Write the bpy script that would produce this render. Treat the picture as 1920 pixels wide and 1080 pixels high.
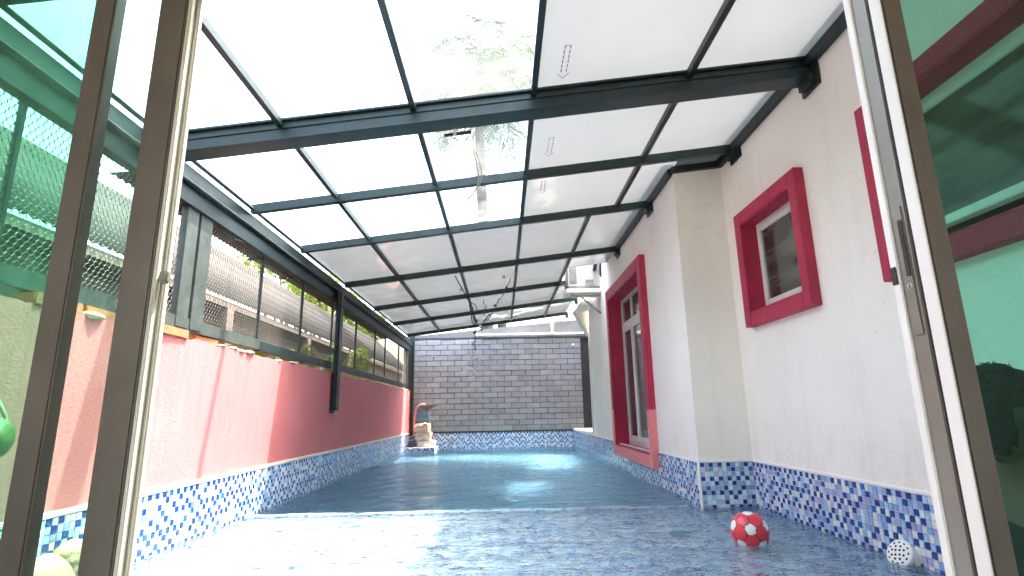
import bpy, bmesh, math, random
import numpy as np
from mathutils import Vector, Matrix
for o in list(bpy.data.objects): bpy.data.objects.remove(o)
SC = bpy.context.scene
COL = SC.collection
RND = random.Random(7)

# ------------------------------------------------------------------ camera
EYE = Vector((0.0, 0.0, 0.8))
F_PX, PITCH, YAW, ROLL = 1018.456, 0.2246, 0.0216, -0.0189
cd = bpy.data.cameras.new('camera'); cam = bpy.data.objects.new('camera', cd); COL.objects.link(cam)
cd.sensor_width = 36.0; cd.lens = 36.0 * F_PX / 1920.0; cd.clip_start = 0.02; cd.clip_end = 600
fw = Vector((math.sin(YAW) * math.cos(PITCH), math.cos(YAW) * math.cos(PITCH), math.sin(PITCH)))
rt = Vector((math.cos(YAW), -math.sin(YAW), 0)); up = rt.cross(fw)
r2 = rt * math.cos(ROLL) + up * math.sin(ROLL); u2 = up * math.cos(ROLL) - rt * math.sin(ROLL)
cam.matrix_world = Matrix(((r2.x, u2.x, -fw.x, EYE.x), (r2.y, u2.y, -fw.y, EYE.y), (r2.z, u2.z, -fw.z, EYE.z), (0, 0, 0, 1)))
SC.camera = cam

# ------------------------------------------------------------------ light
TO_SUN = Vector((1.0, 0.72, 4.1)).normalized()
wd = bpy.data.worlds.new('World'); SC.world = wd; wd.use_nodes = True
nt = wd.node_tree; bg = nt.nodes['Background']
sky = nt.nodes.new('ShaderNodeTexSky'); sky.sky_type = 'NISHITA'; sky.sun_disc = False
sky.sun_elevation = math.asin(TO_SUN.z); sky.sun_rotation = math.atan2(TO_SUN.x, TO_SUN.y)
sky.air_density = 1.6; sky.dust_density = 8.0; sky.ozone_density = 0.0
nt.links.new(sky.outputs[0], bg.inputs[0]); bg.inputs[1].default_value = 0.115
sl = bpy.data.lights.new('sun', 'SUN'); so = bpy.data.objects.new('sun', sl); COL.objects.link(so)
sl.energy = 2.0; sl.angle = math.radians(0.53); sl.color = (1.0, 0.95, 0.87)
so.rotation_euler = (-TO_SUN).to_track_quat('-Z', 'Y').to_euler(); so.location = (6, 4, 12)
SC.view_settings.view_transform = 'Standard'; SC.view_settings.look = 'None'
SC.view_settings.gamma = 1.0; SC.view_settings.use_curve_mapping = False
SC.view_settings.exposure = 4.08
cy = SC.cycles
cy.max_bounces = 10; cy.diffuse_bounces = 5; cy.glossy_bounces = 5; cy.transmission_bounces = 8
cy.transparent_max_bounces = 32; cy.sample_clamp_indirect = 8; cy.use_denoising = True
cy.caustics_reflective = False; cy.caustics_refractive = True; cy.blur_glossy = 0.5

# ------------------------------------------------------------------ materials
def lin(r, g, b):
    return tuple((c / 255 / 12.92 if c / 255 <= .04045 else ((c / 255 + .055) / 1.055) ** 2.4) for c in (r, g, b)) + (1,)

def ior_in(s, fr, ior):
    g = s.n('ShaderNodeNewGeometry'); m = s.n('ShaderNodeMix', data_type='FLOAT')
    s.l(g.outputs['Backfacing'], m.inputs[0]); m.inputs[2].default_value = ior; m.inputs[3].default_value = 1 / ior
    s.l(m.outputs[0], fr.inputs['IOR'])
class NT:
    def __init__(s, name):
        s.m = bpy.data.materials.new(name); s.m.use_nodes = True; s.t = s.m.node_tree
        s.t.nodes.clear(); s.out = s.n('ShaderNodeOutputMaterial')
    def n(s, kind, **kw):
        x = s.t.nodes.new(kind)
        for k, v in kw.items():
            if k in x.inputs.keys() if isinstance(k, str) else False: x.inputs[k].default_value = v
            else: setattr(x, k, v)
        return x
    def l(s, a, b): s.t.links.new(a, b)
    def geo(s, scale=(1, 1, 1)):
        g = s.n('ShaderNodeNewGeometry'); v = s.n('ShaderNodeVectorMath', operation='MULTIPLY')
        s.l(g.outputs['Position'], v.inputs[0]); v.inputs[1].default_value = scale; return v.outputs[0]
    def noise(s, vec, scale, detail=3, rough=.55):
        x = s.n('ShaderNodeTexNoise'); x.inputs['Scale'].default_value = scale; x.inputs['Detail'].default_value = detail
        x.inputs['Roughness'].default_value = rough; s.l(vec, x.inputs['Vector']); return x.outputs['Fac']
    def ramp(s, fac, stops, interp='LINEAR'):
        r = s.n('ShaderNodeValToRGB'); e = r.color_ramp; e.interpolation = interp
        while len(e.elements) < len(stops): e.elements.new(.5)
        for k, (p, c) in enumerate(stops):
            e.elements[k].position = p; e.elements[k].color = c if len(c) == 4 else tuple(c) + (1,)
        s.l(fac, r.inputs[0]); return r.outputs[0]
    def mixc(s, fac, a, b, mode='MIX'):
        x = s.n('ShaderNodeMix', data_type='RGBA', blend_type=mode)
        for v, i in ((fac, 0), (a, 6), (b, 7)):
            if hasattr(v, 'links'): s.l(v, x.inputs[i])
            else: x.inputs[i].default_value = v
        return x.outputs[2]
    def bump(s, h, dist, strength=1.0):
        b = s.n('ShaderNodeBump'); b.inputs['Distance'].default_value = dist; b.inputs['Strength'].default_value = strength
        s.l(h, b.inputs['Height']); return b.outputs[0]
    def pbsdf(s, col, rough=.6, metal=0, normal=None, spec=.5, coat=0):
        p = s.n('ShaderNodeBsdfPrincipled')
        if hasattr(col, 'links'): s.l(col, p.inputs['Base Color'])
        else: p.inputs['Base Color'].default_value = col
        if hasattr(rough, 'links'): s.l(rough, p.inputs['Roughness'])
        else: p.inputs['Roughness'].default_value = rough
        p.inputs['Metallic'].default_value = metal; p.inputs['Specular IOR Level'].default_value = spec
        p.inputs['Coat Weight'].default_value = coat
        if normal: s.l(normal, p.inputs['Normal'])
        s.l(p.outputs[0], s.out.inputs['Surface']); return p

def paint(name, col, rough=.5, *a, streak=0, **k):
    return _paint(name, col, rough, *a, streak=streak, **k)
def _paint(name, col, rough=.5, var=.12, scale=6, bump=.001, bscale=40, metal=0, speck=0, speckcol=(.2, .18, .15, 1), coat=0, spec=.5, streak=0, splash=0):
    """painted or plain surface with mottling, fine relief and small dirt specks"""
    s = NT(name); g = s.geo()
    n1 = s.noise(g, scale, 5, .6)
    dk = tuple(c * (1 - var * 1.6) for c in col[:3]) + (1,); lt = tuple(min(1, c * (1 + var)) for c in col[:3]) + (1,)
    c = s.ramp(n1, [(.25, dk), (.55, col), (.8, lt)])
    if speck:
        n3 = s.noise(g, max(scale * 5.3, 26), 2, .5); n4 = s.noise(s.geo((1, 1, .25)), scale * 1.1, 3)
        k = s.ramp(n3, [(.69, (0, 0, 0)), (.73, (1, 1, 1))]); k4 = s.ramp(n4, [(.5, (0, 0, 0)), (.62, (1, 1, 1))])
        m = s.n('ShaderNodeMath', operation='MULTIPLY'); s.l(k, m.inputs[0]); s.l(k4, m.inputs[1])
        m2 = s.n('ShaderNodeMath', operation='MULTIPLY'); s.l(m.outputs[0], m2.inputs[0]); m2.inputs[1].default_value = speck
        c = s.mixc(m2.outputs[0], c, speckcol)
    if streak:
        st = s.noise(s.geo((5, 5, .3)), 1.4, 5, .65); sm = s.noise(g, .9, 2)
        k1 = s.ramp(st, [(.50, (1, 1, 1)), (.72, (1 - streak, 1 - streak * 1.1, 1 - streak * 1.25))])
        k2 = s.ramp(sm, [(.40, (0, 0, 0)), (.6, (1, 1, 1))])
        c = s.mixc(k2, c, s.mixc(1.0, c, k1, 'MULTIPLY'))
    if splash:
        z = s.n('ShaderNodeSeparateXYZ'); s.l(s.geo(), z.inputs[0])
        kz = s.ramp(z.outputs[2], [(.38, (1, 1, 1)), (.75, (0, 0, 0))]); nn_ = s.ramp(s.noise(s.geo((4, 4, 2)), 2.2, 5, .7), [(.4, (0, 0, 0)), (.7, (1, 1, 1))])
        mk = s.n('ShaderNodeMath', operation='MULTIPLY'); s.l(kz, mk.inputs[0]); s.l(nn_, mk.inputs[1])
        c = s.mixc(mk.outputs[0], c, s.mixc(1.0, c, (1 - splash, 1 - splash * 1.2, 1 - splash * 1.5, 1), 'MULTIPLY'))
        crk = s.n('ShaderNodeTexVoronoi', feature='DISTANCE_TO_EDGE'); wv = s.n('ShaderNodeVectorMath', operation='ADD'); s.l(s.geo((.55, .55, .4)), wv.inputs[0])
        nz = s.n('ShaderNodeTexNoise'); nz.inputs['Scale'].default_value = 3; nz.inputs['Detail'].default_value = 6; sc_ = s.n('ShaderNodeVectorMath', operation='SCALE'); sc_.inputs[3].default_value = .35
        s.l(s.geo(), nz.inputs['Vector']); s.l(nz.outputs['Color'], sc_.inputs[0]); s.l(sc_.outputs[0], wv.inputs[1]); s.l(wv.outputs[0], crk.inputs['Vector']); crk.inputs['Scale'].default_value = 1.1
        ck = s.ramp(crk.outputs['Distance'], [(0, (.90, .885, .87)), (.0025, (1, 1, 1))]); c = s.mixc(1.0, c, ck, 'MULTIPLY')
    n2 = s.noise(g, bscale, 6, .65)
    r = s.ramp(n2, [(.3, (rough * .8,) * 3), (.7, (min(1, rough * 1.2),) * 3)])
    s.pbsdf(c, r, metal, s.bump(n2, bump), spec, coat); return s.m

M = {}
M['white_wall'] = paint('white_plaster', (.89, .845, .765, 1), .75, .03, 1.6, .003, 22, streak=.10, splash=.10, speck=.55, speckcol=(.35, .27, .22, 1))
M['white_trim'] = paint('white_trim', (.86, .85, .82, 1), .55, .04, 5, .001, 60)
M['cream_trim'] = paint('cream_trim', (.80, .74, .66, 1), .6, .08, 9, .003, 50)
def pink_plaster():
    s = NT('pink_plaster'); g = s.geo()
    c = s.ramp(s.noise(g, 1.3, 5), [(.3, (.55, .15, .155)), (.55, (.59, .172, .175)), (.8, (.63, .20, .20))])
    sp = s.ramp(s.noise(s.geo((1, 1, 1)), 13, 4, .7), [(.70, (0, 0, 0)), (.74, (1, 1, 1))])
    c = s.mixc(sp, c, (.46, .2, .19, 1))
    h = s.noise(g, 22, 9, .7); h2 = s.noise(s.geo((1, .8, 1.3)), 70, 4, .6)
    a = s.n('ShaderNodeMath', operation='ADD'); s.l(h, a.inputs[0]); s.l(h2, a.inputs[1])
    s.pbsdf(c, .85, 0, s.bump(a.outputs[0], .0022)); return s.m
M['pink_wall'] = pink_plaster()
M['crimson'] = paint('crimson_paint', (.44, .020, .066, 1), .55, .16, 4, .003, 30, streak=.25, speck=.5, speckcol=(.75, .3, .35, 1))
M['salmon'] = paint('salmon_paint', (.80, .25, .25, 1), .6, .06, 7, .002, 40)
M['dark_steel'] = paint('dark_green_steel', (.011, .029, .032, 1), .42, .3, 12, .0008, 80, speck=.5, speckcol=(.10, .12, .11, 1))
M['black_steel'] = paint('black_steel', (.012, .02, .022, 1), .42, .3, 12, .0008, 80)
M['dull_steel'] = paint('weathered_grey_steel', (.055, .068, .064, 1), .6, .35, 9, .001, 70, speck=.8, speckcol=(.25, .25, .22, 1))
M['wire'] = paint('expanded_metal_wire', (.115, .105, .09, 1), .6, .25, 20, .0005, 90)
M['bronze_alu'] = paint('bronze_aluminium', (.19, .165, .145, 1), .36, .14, 5, .0004, 120, metal=.5, streak=.3, speck=.25, speckcol=(.5, .48, .42, 1))  # colour streaks stand in for the vertical sheen of the metal
M['grey_alu'] = paint('grey_aluminium', (.23, .22, .185, 1), .45, .12, 5, .0004, 120, metal=.2, speck=.3)
M['cream_alu'] = paint('cream_aluminium', (.62, .60, .52, 1), .45, .06, 5, .0004, 120)
M['rubber'] = paint('black_rubber', (.012, .012, .012, 1), .6, .1)
M['upvc'] = paint('white_window_frame', (.70, .69, .65, 1), .45, .06, 12, .0006, 70)
M['aircon'] = paint('cream_casing', (.45, .42, .36, 1), .5, .06, 8, .0006, 60, speck=.4)
M['aircon_dark'] = paint('worn_casing', (.20, .18, .15, 1), .6, .2, 10, .001, 50)
M['brown_side'] = paint('brown_grille', (.16, .09, .08, 1), .6, .2)
M['mortar'] = paint('dark_mortar', (.045, .045, .05, 1), .9, .2, 8, .004, 50)
M['grey_plaster'] = paint('grey_plaster', (.16, .16, .16, 1), .85, .15, 2.5, .004, 30)
M['grout'] = paint('pale_blue_grout', (.62, .70, .84, 1), .7, .06, 10, .001, 60)
M['orange_brick'] = paint('orange_brick', (.45, .17, .07, 1), .85, .2, 14, .004, 60)
M['broken_mortar'] = paint('broken_cement', (.55, .46, .30, 1), .9, .35, 9, .01, 40)
M['stone'] = paint('cream_stone', (.55, .50, .40, 1), .85, .2, 9, .008, 30)
M['pebble'] = paint('dark_pebble', (.07, .06, .07, 1), .7, .3, 12, .004, 40)
M['sandstone'] = paint('sandstone', (.36, .29, .17, 1), .85, .22, 10, .012, 30)
M['blue_glaze'] = paint('blue_glaze', (.17, .34, .46, 1), .35, .3, 14, .002, 40)
M['pink_pipe'] = paint('pink_pipe', (.66, .30, .29, 1), .5, .1)
M['pvc'] = paint('white_pvc', (.62, .60, .57, 1), .45, .1, 6)
M['tan_wall'] = paint('tan_wall', (.08, .055, .036, 1), .9, .2, 2, .004, 25)
M['timber'] = paint('old_timber', (.13, .10, .075, 1), .8, .25, 6, .003, 30)
M['bark'] = paint('palm_bark', (.05, .042, .036, 1), .9, .3, 4, .02, 12)
M['tile_floor'] = paint('pale_floor', (.35, .33, .3, 1), .5, .08)
M['room_wall'] = paint('room_plaster', (.42, .38, .32, 1), .85, .05)
M['teal'] = paint('teal_plastic', (.06, .26, .28, 1), .5, .1)
M['green_fruit'] = paint('green_glaze', (.10, .12, .03, 1), .6, .3, 16, .004, 20)
M['hair'] = paint('black_hair', (.003, .003, .003, 1), .7, .2, 30, .004, 220)
M['skin'] = paint('brown_skin', (.12, .062, .04, 1), .5, .08, 10, .0006, 60)
M['shirt'] = paint('dark_shirt', (.004, .006, .005, 1), .9, .15, 12, .003, 60)
M['bulb_white'] = paint('white_bulb', (.75, .72, .70, 1), .25, .02)
M['cable_dark'] = paint('dark_cable', (.02, .022, .02, 1), .5, .1)
M['cable_tan'] = paint('tan_cable', (.28, .22, .15, 1), .6, .2)
M['red_rubber'] = paint('red_rubber', (.72, .035, .06, 1), .38, .06, 8, .0006, 90, coat=.2)
M['white_rubber'] = paint('white_rubber', (.80, .78, .76, 1), .4, .03, 8, .0006, 90, coat=.2)
M['black_print_and_holes'] = paint('black_print_and_holes', (.012, .012, .013, 1), .45, .05)
M['blue_print'] = paint('grey_blue_print', (.10, .13, .16, 1), .6, .05)
TILES = []
for nm, c in (('navy', (.018, .062, .27)), ('cobalt', (.03, .13, .42)), ('sky', (.24, .40, .66)), ('powder', (.40, .56, .76)),
              ('lavender', (.40, .42, .62)), ('ice', (.66, .76, .80)), ('pearl', (.80, .80, .76))):
    TILES.append(paint('mosaic_' + nm, c + (1,), .22, .10, 30, .0006, 120))
W8 = (11, 5, 15, 20, 19, 19, 11)

def brick_mat():
    s = NT('grey_painted_brick'); oi = s.n('ShaderNodeObjectInfo')
    a = s.ramp(oi.outputs['Random'], [(0, (.27, .27, .285)), (.5, (.31, .31, .32)), (1, (.35, .35, .355))])
    g = s.geo(); n = s.noise(g, 5, 5); c = s.mixc(.55, a, s.ramp(n, [(.3, (.55, .55, .57)), (.75, (1.0, .99, .98))]), 'MULTIPLY')
    b = s.noise(g, 45, 6, .7); s.pbsdf(c, .8, 0, s.bump(b, .005)); return s.m
M['brick'] = brick_mat()

def deep_mosaic():
    """tiles too small and too far under the water to build: colour and grout only"""
    s = NT('far_pool_mosaic'); P = .0375
    g = s.geo((1 / P, 1 / P, 1 / P)); f = s.n('ShaderNodeVectorMath', operation='FLOOR'); s.l(g, f.inputs[0])
    w = s.n('ShaderNodeTexWhiteNoise', noise_dimensions='3D'); s.l(f.outputs[0], w.inputs[0])
    acc = 0; st = []
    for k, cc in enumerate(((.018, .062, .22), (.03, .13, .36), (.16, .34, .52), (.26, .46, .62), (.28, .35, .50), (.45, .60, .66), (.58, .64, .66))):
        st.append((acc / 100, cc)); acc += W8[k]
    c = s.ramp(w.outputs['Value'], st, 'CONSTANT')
    fr = s.n('ShaderNodeVectorMath', operation='FRACTION'); s.l(g, fr.inputs[0])
    sp = s.n('ShaderNodeSeparateXYZ'); s.l(fr.outputs[0], sp.inputs[0])
    mx = None
    for ax in (0, 1):
        lt = s.n('ShaderNodeMath', operation='LESS_THAN'); s.l(sp.outputs[ax], lt.inputs[0]); lt.inputs[1].default_value = .12
        if mx is None: mx = lt.outputs[0]
        else:
            m = s.n('ShaderNodeMath', operation='MAXIMUM'); s.l(mx, m.inputs[0]); s.l(lt.outputs[0], m.inputs[1]); mx = m.outputs[0]
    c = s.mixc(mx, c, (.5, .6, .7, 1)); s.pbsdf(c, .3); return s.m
M['deep_mosaic'] = deep_mosaic()

def water_mat():
    s = NT('pool_water'); g = s.geo((1, 1.0, 1))
    big = s.noise(s.geo((.8, 1.5, 1)), 3.2, 3, .5); mid = s.noise(s.geo((.85, 1.1, 1)), 8, 3, .5); fine = s.noise(g, 30, 2, .5)
    def mul(a, k):
        m = s.n('ShaderNodeMath', operation='MULTIPLY'); s.l(a, m.inputs[0]); m.inputs[1].default_value = k; return m.outputs[0]
    a = s.n('ShaderNodeMath', operation='ADD'); s.l(mul(big, 2.0), a.inputs[0]); s.l(mul(mid, 1.15), a.inputs[1])
    b = s.n('ShaderNodeMath', operation='ADD'); s.l(a.outputs[0], b.inputs[0]); s.l(mul(fine, .16), b.inputs[1])
    nrm = s.bump(b.outputs[0], .040)
    rf = s.n('ShaderNodeBsdfRefraction'); rf.inputs['IOR'].default_value = 1.33; rf.inputs['Roughness'].default_value = 0
    rf.inputs['Color'].default_value = (.93, .985, 1, 1); s.l(nrm, rf.inputs['Normal'])
    tr = s.n('ShaderNodeBsdfTransparent'); tr.inputs['Color'].default_value = (.93, .985, 1, 1)
    mx = s.n('ShaderNodeMixShader'); mx.inputs[0].default_value = .10; s.l(rf.outputs[0], mx.inputs[1]); s.l(tr.outputs[0], mx.inputs[2])
    gl = s.n('ShaderNodeBsdfGlossy'); gl.inputs['Roughness'].default_value = .02; s.l(nrm, gl.inputs['Normal'])
    fr = s.n('ShaderNodeFresnel'); ior_in(s, fr, 1.33); s.l(nrm, fr.inputs['Normal'])
    m2 = s.n('ShaderNodeMixShader'); s.l(fr.outputs[0], m2.inputs[0]); s.l(mx.outputs[0], m2.inputs[1]); s.l(gl.outputs[0], m2.inputs[2])
    s.l(m2.outputs[0], s.out.inputs['Surface'])
    va = s.n('ShaderNodeVolumeAbsorption'); va.inputs['Color'].default_value = (.22, .84, .92, 1); va.inputs['Density'].default_value = .2
    s.l(va.outputs[0], s.out.inputs['Volume']); return s.m
M['water'] = water_mat()

def glass(name, tint, dirt=.04, ior=1.45, dirtcol=(.5, .55, .5, 1), dscale=7, rough=0.0, bump=0.0, strans=False):
    s = NT(name); g = s.geo()
    tr = s.n('ShaderNodeBsdfTransparent'); tr.inputs[0].default_value = tint
    n = s.noise(g, dscale, 7, .7); d = s.ramp(n, [(.42, (dirt * .25,) * 3), (.72, (min(1, dirt * 2.2),) * 3)])
    df = s.n('ShaderNodeBsdfDiffuse'); df.inputs[0].default_value = dirtcol
    tl = s.n('ShaderNodeBsdfTranslucent'); tl.inputs[0].default_value = dirtcol
    dm = s.n('ShaderNodeMixShader'); dm.inputs[0].default_value = .7 if strans else .4; s.l(df.outputs[0], dm.inputs[1]); s.l(tl.outputs[0], dm.inputs[2])
    m1 = s.n('ShaderNodeMixShader'); s.l(d, m1.inputs[0]); s.l(tr.outputs[0], m1.inputs[1]); s.l(dm.outputs[0], m1.inputs[2])
    gl = s.n('ShaderNodeBsdfGlossy'); gl.inputs['Roughness'].default_value = rough
    fr = s.n('ShaderNodeFresnel'); ior_in(s, fr, ior)
    if bump:
        nb = s.bump(s.noise(g, 1.6, 2), bump); s.l(nb, gl.inputs['Normal']); s.l(nb, fr.inputs['Normal'])
    m2 = s.n('ShaderNodeMixShader'); s.l(fr.outputs[0], m2.inputs[0]); s.l(m1.outputs[0], m2.inputs[1]); s.l(gl.outputs[0], m2.inputs[2])
    s.l(m2.outputs[0], s.out.inputs['Surface']); return s.m
M['green_glass'] = glass('green_tinted_glass', (.62, .89, .78, 1), .06, dirtcol=(.35, .6, .48, 1))
M['deep_green_glass'] = glass('deep_green_tinted_glass', (.55, .88, .76, 1), .006, dirtcol=(.25, .5, .4, 1))
M['pale_glass'] = glass('pale_green_glass', (.74, .91, .855, 1), .035, dirtcol=(.6, .75, .65, 1))
M['clear_roof'] = glass('dusty_clear_roof_glass', (.69, .74, .735, 1), .05, dirtcol=(.80, .86, .85, 1), dscale=1.5, strans=True)
M['roof_under'] = glass('clear_glass_underside', (.99, .995, .993, 1), .01, ior=1.25, dirtcol=(.8, .8, .8, 1))
M['film_top'] = glass('clear_sheet_top', (.98, .98, .98, 1), .02, ior=1.3)

def frosted(name, k):
    s = NT(name); g = s.geo(); n = s.noise(g, .9, 3)
    ct = s.ramp(n, [(.3, tuple(c * k for c in (.37, .405, .425))), (.7, tuple(c * k for c in (.425, .45, .465)))])
    tl = s.n('ShaderNodeBsdfTranslucent'); s.l(ct, tl.inputs[0])
    df = s.n('ShaderNodeBsdfDiffuse'); df.inputs[0].default_value = (.50, .52, .54, 1)
    m = s.n('ShaderNodeMixShader'); m.inputs[0].default_value = .40; s.l(tl.outputs[0], m.inputs[1]); s.l(df.outputs[0], m.inputs[2])
    nb = s.bump(s.noise(s.geo((1, .6, 1)), 1.5, 2), .05)
    gl = s.n('ShaderNodeBsdfGlossy'); gl.inputs['Roughness'].default_value = .07; s.l(nb, gl.inputs['Normal'])
    fr = s.n('ShaderNodeFresnel'); ior_in(s, fr, 1.5); s.l(nb, fr.inputs['Normal'])
    m2 = s.n('ShaderNodeMixShader'); s.l(fr.outputs[0], m2.inputs[0]); s.l(m.outputs[0], m2.inputs[1]); s.l(gl.outputs[0], m2.inputs[2])
    s.l(m2.outputs[0], s.out.inputs['Surface']); return s.m
M['frosted'] = frosted('frosted_panel', .12); M['grey_frosted'] = frosted('grey_frosted_panel', .098)

def window_glass():
    s = NT('dark_window_glass'); g = s.geo((.2, 1, 5))
    c = s.ramp(s.noise(g, 1.6, 3), [(.35, (.02, .022, .018)), (.65, (.10, .105, .09))])  # grey bands in the base colour mimic reflections of roof and louvres
    s.pbsdf(c, .09, 0, None, .9); return s.m
M['window_glass'] = window_glass()
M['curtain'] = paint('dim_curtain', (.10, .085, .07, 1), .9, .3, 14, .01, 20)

def corrugated(name, col, axis_scale, dist=.012):
    s = NT(name); g = s.geo(); n = s.noise(s.geo((1, 1, .3)), 3, 5)
    c = s.ramp(n, [(.3, tuple(x * .55 for x in col)), (.7, col)])
    s.pbsdf(c, .8, 0, s.bump(s.noise(g, 30, 3), .002), .2); return s.m
M['zinc'] = corrugated('grey_corrugated_sheet', (.022, .02, .0185), 1)
M['brown_sheet'] = corrugated('brown_corrugated_sheet', (.15, .12, .10), 1)

def leafmat(name, a, b, tr=.45):
    s = NT(name); g = s.geo(); n = s.noise(g, 4, 3)
    c = s.ramp(n, [(.3, a), (.7, b)])
    df = s.n('ShaderNodeBsdfDiffuse'); s.l(c, df.inputs[0]); tl = s.n('ShaderNodeBsdfTranslucent'); s.l(c, tl.inputs[0])
    m = s.n('ShaderNodeMixShader'); m.inputs[0].default_value = tr; s.l(df.outputs[0], m.inputs[1]); s.l(tl.outputs[0], m.inputs[2])
    s.l(m.outputs[0], s.out.inputs['Surface']); return s.m
M['leaf'] = leafmat('yellow_green_leaf', (.07, .13, .015), (.22, .28, .03))
M['leaf_dark'] = leafmat('green_leaf', (.04, .09, .015), (.12, .19, .03))
M['frond'] = leafmat('palm_frond', (.010, .040, .006), (.026, .066, .012), .25)
M['ground'] = paint('dry_ground', (.16, .14, .10, 1), .95, .25, 1.2, .02, 9)

# ------------------------------------------------------------------ mesh helpers
def tag(o, label=None, cat=None, group=None, kind=None):
    if label: o['label'] = label
    if cat: o['category'] = cat
    if group: o['group'] = group
    if kind: o['kind'] = kind
    return o
def thing(name, label, cat, loc=(0, 0, 0), group=None):
    o = bpy.data.objects.new(name, None); COL.objects.link(o); o.location = loc; o.empty_display_size = .1
    return tag(o, label, cat, group)
def link(name, me, mats, parent=None, loc=None):
    if not isinstance(mats, (list, tuple)): mats = [mats]
    if not me.materials:
        for m in mats: me.materials.append(m)
    o = bpy.data.objects.new(name, me); COL.objects.link(o)
    if parent:
        o.parent = parent
        pw = Vector(parent.location)
        if parent.parent: pw = pw + Vector(parent.parent.location)
        o.location = (Vector(loc) if loc else Vector((0, 0, 0))) - pw
    elif loc: o.location = loc
    return o

class MB:
    """collects shapes in world coordinates"""
    def __init__(s): s.v = []; s.f = []; s.mi = []; s.sm = []
    def add(s, vs, fs, mi=0, smooth=False):
        b = len(s.v); s.v += [tuple(v) for v in vs]
        for f in fs: s.f.append(tuple(i + b for i in f)); s.mi.append(mi); s.sm.append(smooth)
        return s
    def box(s, x0, x1, y0, y1, z0, z1, mi=0, top=None):
        v = [(x0, y0, z0), (x1, y0, z0), (x1, y1, z0), (x0, y1, z0), (x0, y0, z1), (x1, y0, z1), (x1, y1, z1), (x0, y1, z1)]
        f = [(0, 3, 2, 1), (4, 5, 6, 7), (0, 1, 5, 4), (1, 2, 6, 5), (2, 3, 7, 6), (3, 0, 4, 7)]
        s.add(v, f, mi)
        if top is not None: s.mi[-5] = top
        return s
    def obox(s, c, ax, ay, az, mi=0):
        """oriented box: centre and three half-axis vectors"""
        c, ax, ay, az = map(Vector, (c, ax, ay, az))
        v = [c + ax * i + ay * j + az * k for k in (-1, 1) for i, j in ((-1, -1), (1, -1), (1, 1), (-1, 1))]
        return s.add(v, [(0, 3, 2, 1), (4, 5, 6, 7), (0, 1, 5, 4), (1, 2, 6, 5), (2, 3, 7, 6), (3, 0, 4, 7)], mi)
    def bar(s, a, b, w, h, upv=(0, 0, 1), mi=0):
        a, b = Vector(a), Vector(b); d = (b - a); L = d.length / 2; d.normalize()
        u = Vector(upv); r = d.cross(u).normalized(); u = r.cross(d).normalized()
        return s.obox((a + b) / 2, r * w / 2, d * L, u * h / 2, mi)
    def tube(s, pts, r, n=8, mi=0, caps=True):
        pts = [Vector(p) for p in pts]; rr = r if isinstance(r, (list, tuple)) else [r] * len(pts)
        b = []; prev = None
        for i, p in enumerate(pts):
            d = (pts[min(i + 1, len(pts) - 1)] - pts[max(i - 1, 0)]).normalized()
            if prev is None:
                prev = d.orthogonal().normalized()
            prev = (prev - d * prev.dot(d)).normalized(); w = d.cross(prev)
            for k in range(n):
                t = 2 * math.pi * k / n; b.append(p + (prev * math.cos(t) + w * math.sin(t)) * rr[i])
        f = [(i * n + k, i * n + (k + 1) % n, (i + 1) * n + (k + 1) % n, (i + 1) * n + k) for i in range(len(pts) - 1) for k in range(n)]
        if caps: f += [tuple(range(n))[::-1], tuple((len(pts) - 1) * n + k for k in range(n))]
        return s.add(b, f, mi, True)
    def ball(s, c, r, n=8, m=6, mi=0, sc=(1, 1, 1)):
        c = Vector(c); v = [c + Vector((0, 0, r * sc[2]))]; f = []
        for j in range(1, m):
            a = math.pi * j / m
            for k in range(n):
                t = 2 * math.pi * k / n
                v.append(c + Vector((r * sc[0] * math.sin(a) * math.cos(t), r * sc[1] * math.sin(a) * math.sin(t), r * sc[2] * math.cos(a))))
        v.append(c - Vector((0, 0, r * sc[2])))
        for k in range(n): f.append((0, 1 + k, 1 + (k + 1) % n)); f.append((len(v) - 1, 1 + (m - 2) * n + (k + 1) % n, 1 + (m - 2) * n + k))
        for j in range(m - 2):
            for k in range(n): f.append((1 + j * n + k, 1 + (j + 1) * n + k, 1 + (j + 1) * n + (k + 1) % n, 1 + j * n + (k + 1) % n))
        return s.add(v, f, mi, True)
    def mesh(s, name, bevel=0, seg=2):
        me = bpy.data.meshes.new(name); me.from_pydata(s.v, [], s.f); me.update()
        me.polygons.foreach_set('material_index', s.mi); me.polygons.foreach_set('use_smooth', s.sm)
        if bevel:
            bm = bmesh.new(); bm.from_mesh(me)
            bmesh.ops.bevel(bm, geom=[e for e in bm.edges if len(e.link_faces) == 2 and e.calc_face_angle(0) > .6], offset=bevel, segments=seg, affect='EDGES', clamp_overlap=True)
            bm.to_mesh(me); bm.free()
        return me
    def build(s, name, mats, parent=None, bevel=0, kind=None, seg=2, origin=None):
        if origin is not None:
            o_ = Vector(origin); s.v = [tuple(Vector(v) - o_) for v in s.v]
        o = link(name, s.mesh(name, bevel, seg), mats, parent, origin)
        if kind: o['kind'] = kind
        return o

# ------------------------------------------------------------------ key planes (metres; water surface is z = 0)
XL, X1, X2, YR, YB = -2.135, 2.116, 1.656, 4.78, 13.0
TB, WT = .354, 1.33                       # top of the tile band, top of the pink wall
FLOOR, DEEP, YSTEP = -.15, -1.15, 4.86
P = .0373
YN = 1.62                                 # near edge of the pool
def roofz(x): return 2.58 + .125 * (x + 2.135)

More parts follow.
